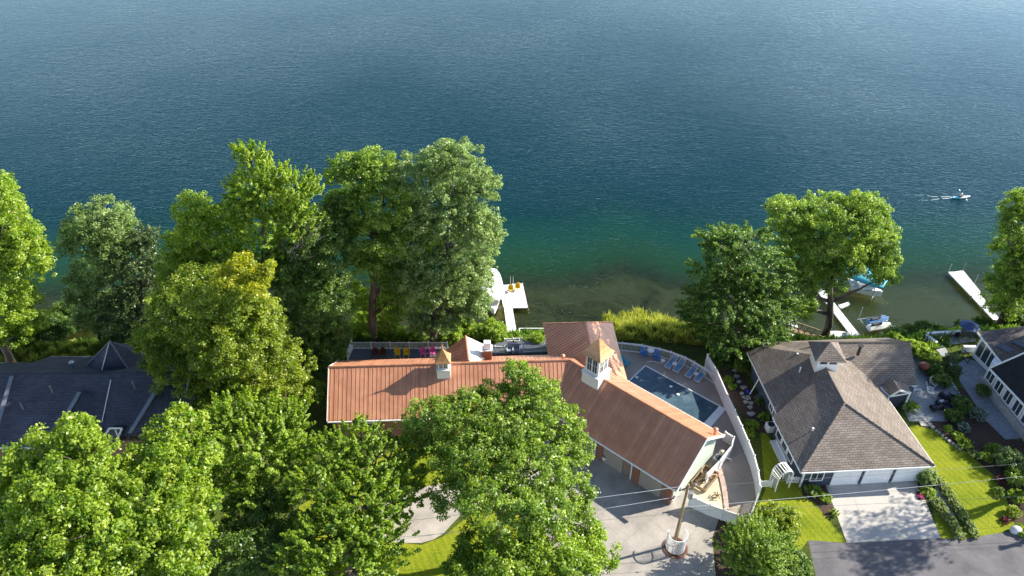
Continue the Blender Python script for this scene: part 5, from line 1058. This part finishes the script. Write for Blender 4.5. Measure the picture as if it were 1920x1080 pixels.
for s_ in(-1,1):
    pr=[kp+Vector((-1.4-t*5.5,s_*(.12+t*.75)+math.sin(t*9+s_)*.12,.02)) for t in np.linspace(0,1,12)]
    for i in range(11):
        w_=.05*(1-i/12); a_,c_=pr[i],pr[i+1]; n_=Vector((-(c_-a_).y,(c_-a_).x,0)).normalized()*w_
        if i%4!=3: wk.poly([a_-n_,c_-n_,c_+n_,a_+n_])
struct('wake',wk,foam)
# ---------------------------------------------------------------- trees
tree('tree','tall yellow-green tree at the far left shore with a leaning pale trunk',(22,690,0),[(0,395,45,85),(25,470,55,75),(-30,520,80,120),(10,590,60,65),(50,480,38,60),(-80,440,80,110),(35,620,45,30)],'lime',barkm=palebark,r=.45,clump=.8,trunk_top=PY(-20,520,62))
tree('tree','round-topped maple at the left shore, behind the pointed turret roof',(192,640,-1),[(190,420,55,45),(155,460,38,50),(220,470,50,50),(185,520,50,45),(150,555,28,30),(195,590,50,40)],'pale',clump=.7)
tree('pine_tree','darker feathery evergreen close beside the round-topped maple',(265,650,-1),[(272,455,22,30),(262,500,42,45),(290,545,48,50),(255,570,50,45),(275,620,50,40)],'pine',style='layer',clump=.8,size=.26)
tree('tree','bright green tree right of the feathery evergreen, its top jutting over the lake',(365,680,0),[(375,415,45,50),(430,440,45,50),(350,470,42,40),(400,500,65,50),(335,530,40,45),(450,520,50,50)],'lime',clump=.75)
tree('tree','tall pointed tree left of the centre with upswept light green sprays',(500,690,0),[(470,300,28,35),(490,345,55,45),(545,360,50,45),(500,410,70,55),(560,420,42,55),(450,385,35,40),(500,490,70,60),(560,500,45,50)],'lime',style='spray',clump=.7,size=.27)
t=tree('tree','dark ivy-covered tree with bare dead branches behind the left end of the orange roof',(575,700,0),[(555,520,55,60),(610,480,50,70),(615,560,45,70),(560,600,70,60),(600,660,50,45),(540,660,60,50),(640,420,30,50,4),(575,700,50,35,-2),(620,620,35,45,2)],'deep',clump=.75,size=.26)
mb=MB(); o0=PY(540,500,62)
for (a,b_) in((592,440),(575,418),(590,448),(566,478),(585,480),(548,462)):
    e=PY(a,b_,61); limb(mb,o0,e,.13,.03,5,.35,5)
    for k in range(4): limb(mb,o0.lerp(e,.45+.13*k),e+Vector((random.uniform(-1.2,1.2),random.uniform(-1,1),random.uniform(-.4,1.1))),.05,.015,4,.2,4)
wpart('dead_branches',mb,deadwood,t)
tree('tree','big olive-green tree with one bright yellow patch of leaves near its top',(420,760,0),[(395,545,90,50),(335,590,60,60),(430,620,90,70),(350,680,70,55),(480,600,45,60),(440,710,95,60),(500,690,75,50),(370,735,70,40,-1),(540,735,55,40,-1),(300,650,40,45,0),(460,650,90,60,-1.5)],'olive',y=56,clump=.8,size=.27,extra=('yellow',[(455,497,26,20,-2.),(492,515,22,20,-2.),(430,520,24,18,-2.6),(470,540,30,22,-3.),(505,500,14,12,-2)]))
tree('tree','tall shady tree with a bare brown trunk rising behind the chair deck railing',(705,650,0),[(655,330,42,42),(700,325,50,45),(650,390,42,40),(720,385,60,55),(700,440,55,40),(760,450,50,60),(765,540,45,60),(640,440,30,40),(735,500,45,40),(690,490,35,30)],'mid',clump=.75,r=.55,barkm=bark)
tree('tree','largest dense tree at the water, wide domed crown left of the white T-shaped dock',(815,645,0),[(790,335,60,50),(850,310,55,45),(895,360,42,45),(830,400,80,60),(895,440,45,55),(775,450,55,55),(860,490,65,50),(805,530,65,60),(865,560,50,50),(815,590,60,40),(897,525,26,45),(893,575,25,28)],'pale',clump=.7,r=.6)
tree('tree','small bright sapling tree between the two big trunks behind the railing',(735,640,-.5),[(735,575,30,35),(722,600,30,25),(678,570,22,40),(690,610,30,25)],'lime',size=.24,clump=.5,r=.15)
tree('tree','huge yellow-green maple filling the bottom left corner',(120,1190,0),[(143,812,40,36,15),(100,850,75,50,13),(160,868,60,50,14),(30,920,70,60,11),(120,930,90,70,13),(60,1000,90,60,11),(180,1000,75,60,12),(110,1060,110,60,11),(10,1080,90,60,9),(200,1080,60,50,10)],'lime',z=12,clump=.8,size=.34,r=.5)
tree('tree','second yellow-green maple below the black triangular gable of the dark roof',(300,1130,0),[(330,800,55,35,13),(272,860,48,36,12),(340,860,60,45,13),(280,930,70,55,12),(350,950,55,55,11),(300,1010,80,55,11),(340,1060,60,50,9),(240,1060,60,50,9),(380,880,30,40,10)],'lime',z=12,clump=.8,size=.34,r=.45)
tree('tree','upswept maple with yellow-tipped shoots under the left end of the orange roof',(480,1000,0),[(480,775,50,38,10),(430,790,45,40,10),(530,790,50,40,10),(470,840,90,50,10),(540,850,50,50,8),(430,890,60,50,8),(500,910,70,50,7)],'green',z=9,style='spray',clump=.75,size=.3)
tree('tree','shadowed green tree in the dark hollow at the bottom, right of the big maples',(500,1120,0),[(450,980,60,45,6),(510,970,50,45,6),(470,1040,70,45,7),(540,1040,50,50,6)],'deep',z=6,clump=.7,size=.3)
tree('tree','green maple standing directly in front of the orange roof\'s left wing',(660,1100,0),[(675,825,50,35,11),(630,860,55,45,10),(700,880,60,50,10),(600,925,60,55,9),(680,950,80,55,10),(740,935,50,55,8),(620,1010,80,50,9),(700,1020,70,50,9),(580,1060,60,50,8),(660,1070,90,45,9),(750,900,30,40,7)],'green',z=10,style='spray',clump=.75,size=.3,r=.45)
tree('tree','spreading tree in front of the middle of the orange house, covering its roof',(930,1050,0),[(975,705,34,28,14),(930,740,34,26,13),(1010,740,42,35,14),(868,748,34,20,13),(820,780,55,35,12),(880,790,60,45,13),(790,815,40,30,10),(960,800,60,50,13),(1035,800,55,45,12),(1075,845,35,32,11),(900,860,85,50,12),(990,880,80,55,12),(1065,915,45,35,10),(870,930,60,45,10),(940,950,80,50,12),(1010,960,60,45,11),(820,860,50,45,9),(1080,960,30,25,9)],'mid',z=12,clump=.7,size=.27,r=.45)
tree('tree','leafy cool-green tree at the bottom edge beside the concrete driveway',(1010,1230,0),[(905,1030,50,40,8),(960,1050,60,45,9),(1030,1030,60,50,9),(1085,1000,45,35,8),(1110,1040,45,40,7),(1060,1075,70,40,8),(920,1080,70,40,8),(870,1065,40,35,7)],'green',z=9,clump=.65,size=.27)
tree('tree','layered dark green tree with spiky drooping sprays beside the pool fence',(1385,670,-1),[(1350,455,35,28),(1400,465,60,38),(1345,515,45,40),(1420,510,55,45),(1370,560,70,50),(1310,580,30,40),(1440,560,50,45),(1360,610,70,45),(1390,655,50,40,-1),(1430,610,45,40)],'forest',style='layer',clump=.85,size=.27,y=65.5)
tree('tree','broad sunlit tree leaning over the teal boat canopy and the long dock',(1546,634,-3),[(1468,395,36,28),(1480,440,45,40),(1560,395,60,32),(1615,405,48,42),(1560,445,70,50),(1640,455,38,45),(1505,490,55,45),(1600,490,45,35),(1660,525,22,28),(1490,540,40,45),(1560,520,35,35),(1650,490,30,30),(1500,580,30,22)],'mid',clump=.7,size=.27,r=.5)
tree('tree','dark open tree at the right edge beside the stepped white dock',(1878,612,-3),[(1905,395,28,40),(1890,430,22,28),(1910,470,45,35),(1935,420,40,50),(1900,540,48,50),(1940,520,60,80),(1880,575,28,30)],'mid',clump=.65,size=.27,r=.5)
# trees just outside the right edge whose shade falls on the road, the drive and the shingled roof
for i,(x,y,h,rr) in enumerate(((57,47.6,15,4.),(60,36,14,4),(76,65,18,6.5),(68,66.5,20,5.5),(77,55,16,5))):
    b=Vector((x,y,0)); c=Vector((x,y,h)); root=thing('tree','neighbouring shade tree beyond the right edge of the view, number %s'%('one','two','three','four','five')[i],'tree',b)
    E=[(tuple(c+Vector((random.uniform(-1,1)*rr*.5,random.uniform(-1,1)*rr*.5,random.uniform(-1,1)*2))),(rr*.6,rr*.6,rr*.5)) for k in range(5)]
    po,no,sz,ti,CC=crown(E,.35,.17 if i<2 else .7,'ball',.9); leaves_mesh('crown',po,no,sz,ti,LM['mid'],root)
    tb=MB(); tb.tube([b+Vector((0,0,-.3)),b+Vector((.2,.1,h*.5)),c],[.4,.3,.15],9)
    for e in E: limb(tb,b+Vector((.2,.1,h*.55)),e[0],.16,.04,6)
    wpart('trunk',tb,bark,root,smooth=True)
# ---------------------------------------------------------------- shrubs
S=shrub
S('speckled olive bush as tall as a small tree beside the utility pole and driveway',1405,1075,62,'mid',hp=120,size=.2,name='bush',cat='bush',clump=.45,style='spray',dens=.6)
S('thin reddish-tipped bush touching the picket fence corner of the long white wall',1450,1000,38,'olive',hp=60,size=.2,name='bush',cat='bush',clump=.4)
S('dark low bush behind the speckled olive bush at the bottom edge',1465,1085,45,'deep',hp=60,size=.22,name='bush',cat='bush',clump=.45)
# bank vegetation
names=['first','second','third','fourth','fifth','sixth','seventh','eighth','ninth','tenth']
bankL=[(30,655,38,'deep',-1),(75,625,30,'deep',-3),(105,640,36,'deep',-2),(140,600,26,'deep',-3.5),(235,655,30,'deep',-1)]
for i,(x,y,r_,lf,z) in enumerate(bankL): S('dark shore thicket bush behind the charcoal roof, %s from the left'%names[i],x,y,r_,lf,z,hp=r_*1.3,group='thicket bushes on the left shore',name='bush',cat='bush',size=.25,clump=.5)
for i,(x,y,r_,lf,z) in enumerate([(650,640,18,'green',-.6),(672,632,20,'lime',-1),(725,640,20,'lime',-.8),(752,638,18,'lime',-.8),(780,640,16,'lime',-.8),(848,645,20,'lime',-.8),(870,632,22,'lime',-1.5),(900,642,22,'lime',-1.2)]):
    S('bright leafy bush on the bank behind the deck railing, %s from the left'%names[i],x,y,r_,lf,z,hp=r_*1.5,group='bright bushes behind the deck railing',size=.2,clump=.4)
S('tall leafy bush on the bank left of the white dock walkway',928,648,24,'lime',-1.5,hp=44,size=.2,clump=.4)
S('small bush overlapping the foot of the white dock walkway',962,646,14,'lime',-1.2,hp=22,size=.18,clump=.3)
S('dark green bush between the railing and the brown rear wing',1008,648,12,'green',-.6,hp=26,size=.18,clump=.3)
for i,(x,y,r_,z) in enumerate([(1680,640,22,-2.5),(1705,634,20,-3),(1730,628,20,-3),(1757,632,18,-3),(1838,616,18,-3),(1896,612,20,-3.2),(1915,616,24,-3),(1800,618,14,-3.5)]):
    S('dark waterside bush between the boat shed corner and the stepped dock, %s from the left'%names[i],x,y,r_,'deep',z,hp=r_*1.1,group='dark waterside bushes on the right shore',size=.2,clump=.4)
# hedge and garden shrubs by the brown-roofed house
for i,(x,y,r_,lf) in enumerate([(1675,640,14,'lime'),(1695,652,16,'lime'),(1718,662,18,'green'),(1738,678,18,'green'),(1748,698,18,'deep'),(1760,718,18,'deep')]):
    S('hedge bush curving round the shaded patio, %s from the water end'%names[i],x,y,r_,lf,hp=r_,group='hedge bushes round the patio',size=.17,clump=.35)
S('pointed dark evergreen shrub beside the paved path and the white wall',1775,690,11,'pine',hp=34,size=.16,clump=.3,name='evergreen_shrub')
S('shorter dark evergreen shrub next to the pointed one',1787,706,9,'pine',hp=24,size=.16,clump=.3,name='evergreen_shrub')
S('round dark shrub next to the little white porch',1703,768,14,'green',hp=18,size=.16,clump=.3)
S('spiky blue-grey ornamental grass clump beside the paved path',1831,784,14,'silver',hp=16,size=.2,style='spray',name='ornamental_grass',cat='plant')
S('silvery leafed plant in the shaded flower bed',1805,806,11,'silver',hp=12,size=.22,name='plant',cat='plant')
S('small round-headed standard tree in the mulch bed',1774,810,7,'lime',hp=14,size=.14,name='small_tree',cat='plant')
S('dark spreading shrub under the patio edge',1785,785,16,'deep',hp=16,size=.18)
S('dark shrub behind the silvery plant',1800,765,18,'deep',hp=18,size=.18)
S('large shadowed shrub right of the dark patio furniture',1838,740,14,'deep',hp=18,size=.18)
S('rounded light green boxwood at the top of the sunny lawn edge',1793,822,9,'lime',hp=11,size=.13,name='boxwood')
S('yellow-green hosta clump below the rounded boxwood',1807,836,13,'lime',hp=10,size=.22,style='spray',name='hosta',cat='plant')
S('bright round boxwood in the middle of the right flower bed',1843,862,12,'lime',hp=14,size=.13,name='boxwood')
S('flat leafy plant left of the bright round boxwood',1826,856,10,'hosta',hp=9,size=.2,style='spray',name='plant',cat='plant')
S('blue-green shrub behind the bright round boxwood',1860,848,14,'green',hp=14,size=.18)
for i,(x,y,r_,lf) in enumerate([(1880,868,22,'pale'),(1905,880,22,'pale'),(1935,900,26,'pale'),(1900,905,18,'mid')]):
    S('large pale leafy shrub massed at the right edge of the garden, %s from the lawn'%names[i],x,y,r_,lf,hp=r_*1.2,group='pale shrubs massed at the right garden edge',size=.2,clump=.4)
S('burgundy-leaved small shrub beside the lawn',1877,905,11,'red',hp=10,size=.16)
S('yellow-green low shrub under the overhead wires',1905,935,16,'lime',hp=13,size=.18)
S('dark low shrub in the bed beside the burgundy one',1870,925,10,'deep',hp=10,size=.17)
S('orange-tipped shrub near the road corner of the garden',1898,965,13,'olive',hp=15,size=.18)
S('small red-leaved plant at the tip of the garden bed',1885,978,8,'red',hp=8,size=.16,name='plant',cat='plant')
S('green mound of plants around the pale boulder by the road',1922,1003,14,'green',hp=10,size=.18,name='plant',cat='plant')
S('tall variegated shrub at the right corner of the garage',1733,905,16,'pale',hp=28,size=.17,clump=.35)
S('clipped dark green boxwood in front of the variegated shrub',1738,925,14,'green',hp=11,size=.13,name='boxwood')
S('pink flower cluster at the corner of the bright driveway',1727,931,6,'pink',hp=5,size=.14,name='flowers',cat='flowers')
S('leafy shrub left of the garage driveway',1522,925,14,'mid',hp=16,size=.17)
S('round clipped boxwood at the driveway\'s left edge',1545,937,12,'green',hp=11,size=.13,name='boxwood')
S('small yellow ornamental grass tuft on the driveway edge',1564,965,7,'lime',hp=8,size=.2,style='spray',name='ornamental_grass',cat='plant')
for i,(x,y,r_,lf) in enumerate([(1365,715,9,'lime'),(1372,728,7,'green'),(1408,800,12,'lime'),(1405,815,10,'lime'),(1432,785,10,'green'),(1425,755,9,'deep'),(1403,700,12,'deep'),(1390,690,14,'olive')]):
    S('low plant in the stepping-stone bed along the white fence, %s one'%names[i],x,y,r_,lf,hp=r_,group='low plants in the stepping-stone bed',size=.17,clump=.3,name='plant',cat='plant')
# hosta borders along the garden walk
def border(name,label,a,b_,n,r_):
    root=thing(name,label,'hedge',P(*a)); E=[]
    for i in range(n):
        t=i/(n-1); c=P(a[0]+(b_[0]-a[0])*t,a[1]+(b_[1]-a[1])*t); q=r_*random.uniform(.85,1.15); E.append(((c.x+random.uniform(-.06,.06),c.y,.18),(q,q,.3)))
    po,no,sz,ti,_=crown(E,.17,1.3,'spray',.24); k=po[:,2]>.02; leaves_mesh('foliage',po[k],no[k],sz[k],ti[k],LM['hosta'],root)
border('hosta_border','long variegated hosta border on the lawn side of the garden walk',(1760,905),(1826,1005),22,.42)
border('hosta_border','shorter hosta border between the driveway strip and the walk',(1754,943),(1796,1004),14,.42)
# reeds and grass on the bank
def blades(name,fn,n,hmin,hmax,m,kind='stuff',wd=.05):
    xy=fn(n); n=len(xy); z=terr(xy[:,0],xy[:,1]);  h=rng.uniform(hmin,hmax,n)*(.65+.5*np.sin(xy[:,0]*2.1+1)*np.sin(xy[:,1]*2.7)+.25*np.sin(xy[:,0]*5.3+xy[:,1]*4)); a=rng.uniform(0,2*math.pi,n); t=np.stack([np.cos(a),np.sin(a),np.zeros(n)],-1)
    ln=rng.normal(size=(n,3))*.28; ln[:,2]=1; p=np.stack([xy[:,0],xy[:,1],z],-1); v=np.empty((n,4,3)); w_=wd*rng.uniform(.6,1.4,n)[:,None]
    v[:,0]=p-t*w_; v[:,1]=p+t*w_; tip=p+ln*h[:,None]; v[:,2]=tip+t*w_*.3; v[:,3]=tip-t*w_*.3
    me=bpy.data.meshes.new(name); me.vertices.add(n*4); me.vertices.foreach_set('co',v.reshape(-1).astype('f')); me.loops.add(n*4); me.loops.foreach_set('vertex_index',np.arange(n*4,dtype='i')); me.polygons.add(n); me.polygons.foreach_set('loop_start',np.arange(0,n*4,4,dtype='i')); me.update(calc_edges=True)
    at=me.attributes.new('tint','FLOAT','FACE'); at.data.foreach_set('value',np.clip(rng.normal(.5,.25,n)+.32*np.sin(xy[:,0]*1.3+xy[:,1])*np.sin(xy[:,1]*1.9-xy[:,0]*.6),0,1).astype('f')); me.materials.append(m)
    o=bpy.data.objects.new(name,me); C.objects.link(o); return tag(o,kind=kind)
def reedpts(n):
    x=rng.uniform(11.5,27,n); s=shore(x); b=66.8-.12*np.maximum(x-15,0); y=b+(s+.4-b)*rng.random(n)**.9; return np.stack([x,y],-1)
blades('bank_grass',reedpts,30000,.35,1.15,LM['reed'],wd=.06)
def bankpts(n):
    x=rng.uniform(-75,75,n); s=shore(x); y=bank(x)-2+rng.random(n)*(s-bank(x)+1.5); k=(np.sin(x*.9+y*.5)+np.sin(x*.37-y*.8)+rng.normal(0,.5,n)>-.2)&~((x>11)&(x<27))&~((x<12)&(x>-19)&(y<67)); return np.stack([x,y],-1)[k]
blades('bank_undergrowth',bankpts,80000,.2,.8,LM['deep'],wd=.09)
def leftg(n):
    a=[P(q[0],q[1],0) for q in((10,690),(135,655),(250,655),(150,640))]; t=rng.random(n); x=rng.uniform(-60,-47,n); y=rng.uniform(61.5,66.5,n); return np.stack([x,y],-1)
blades('meadow_grass',leftg,14000,.3,.8,LM['reed'])
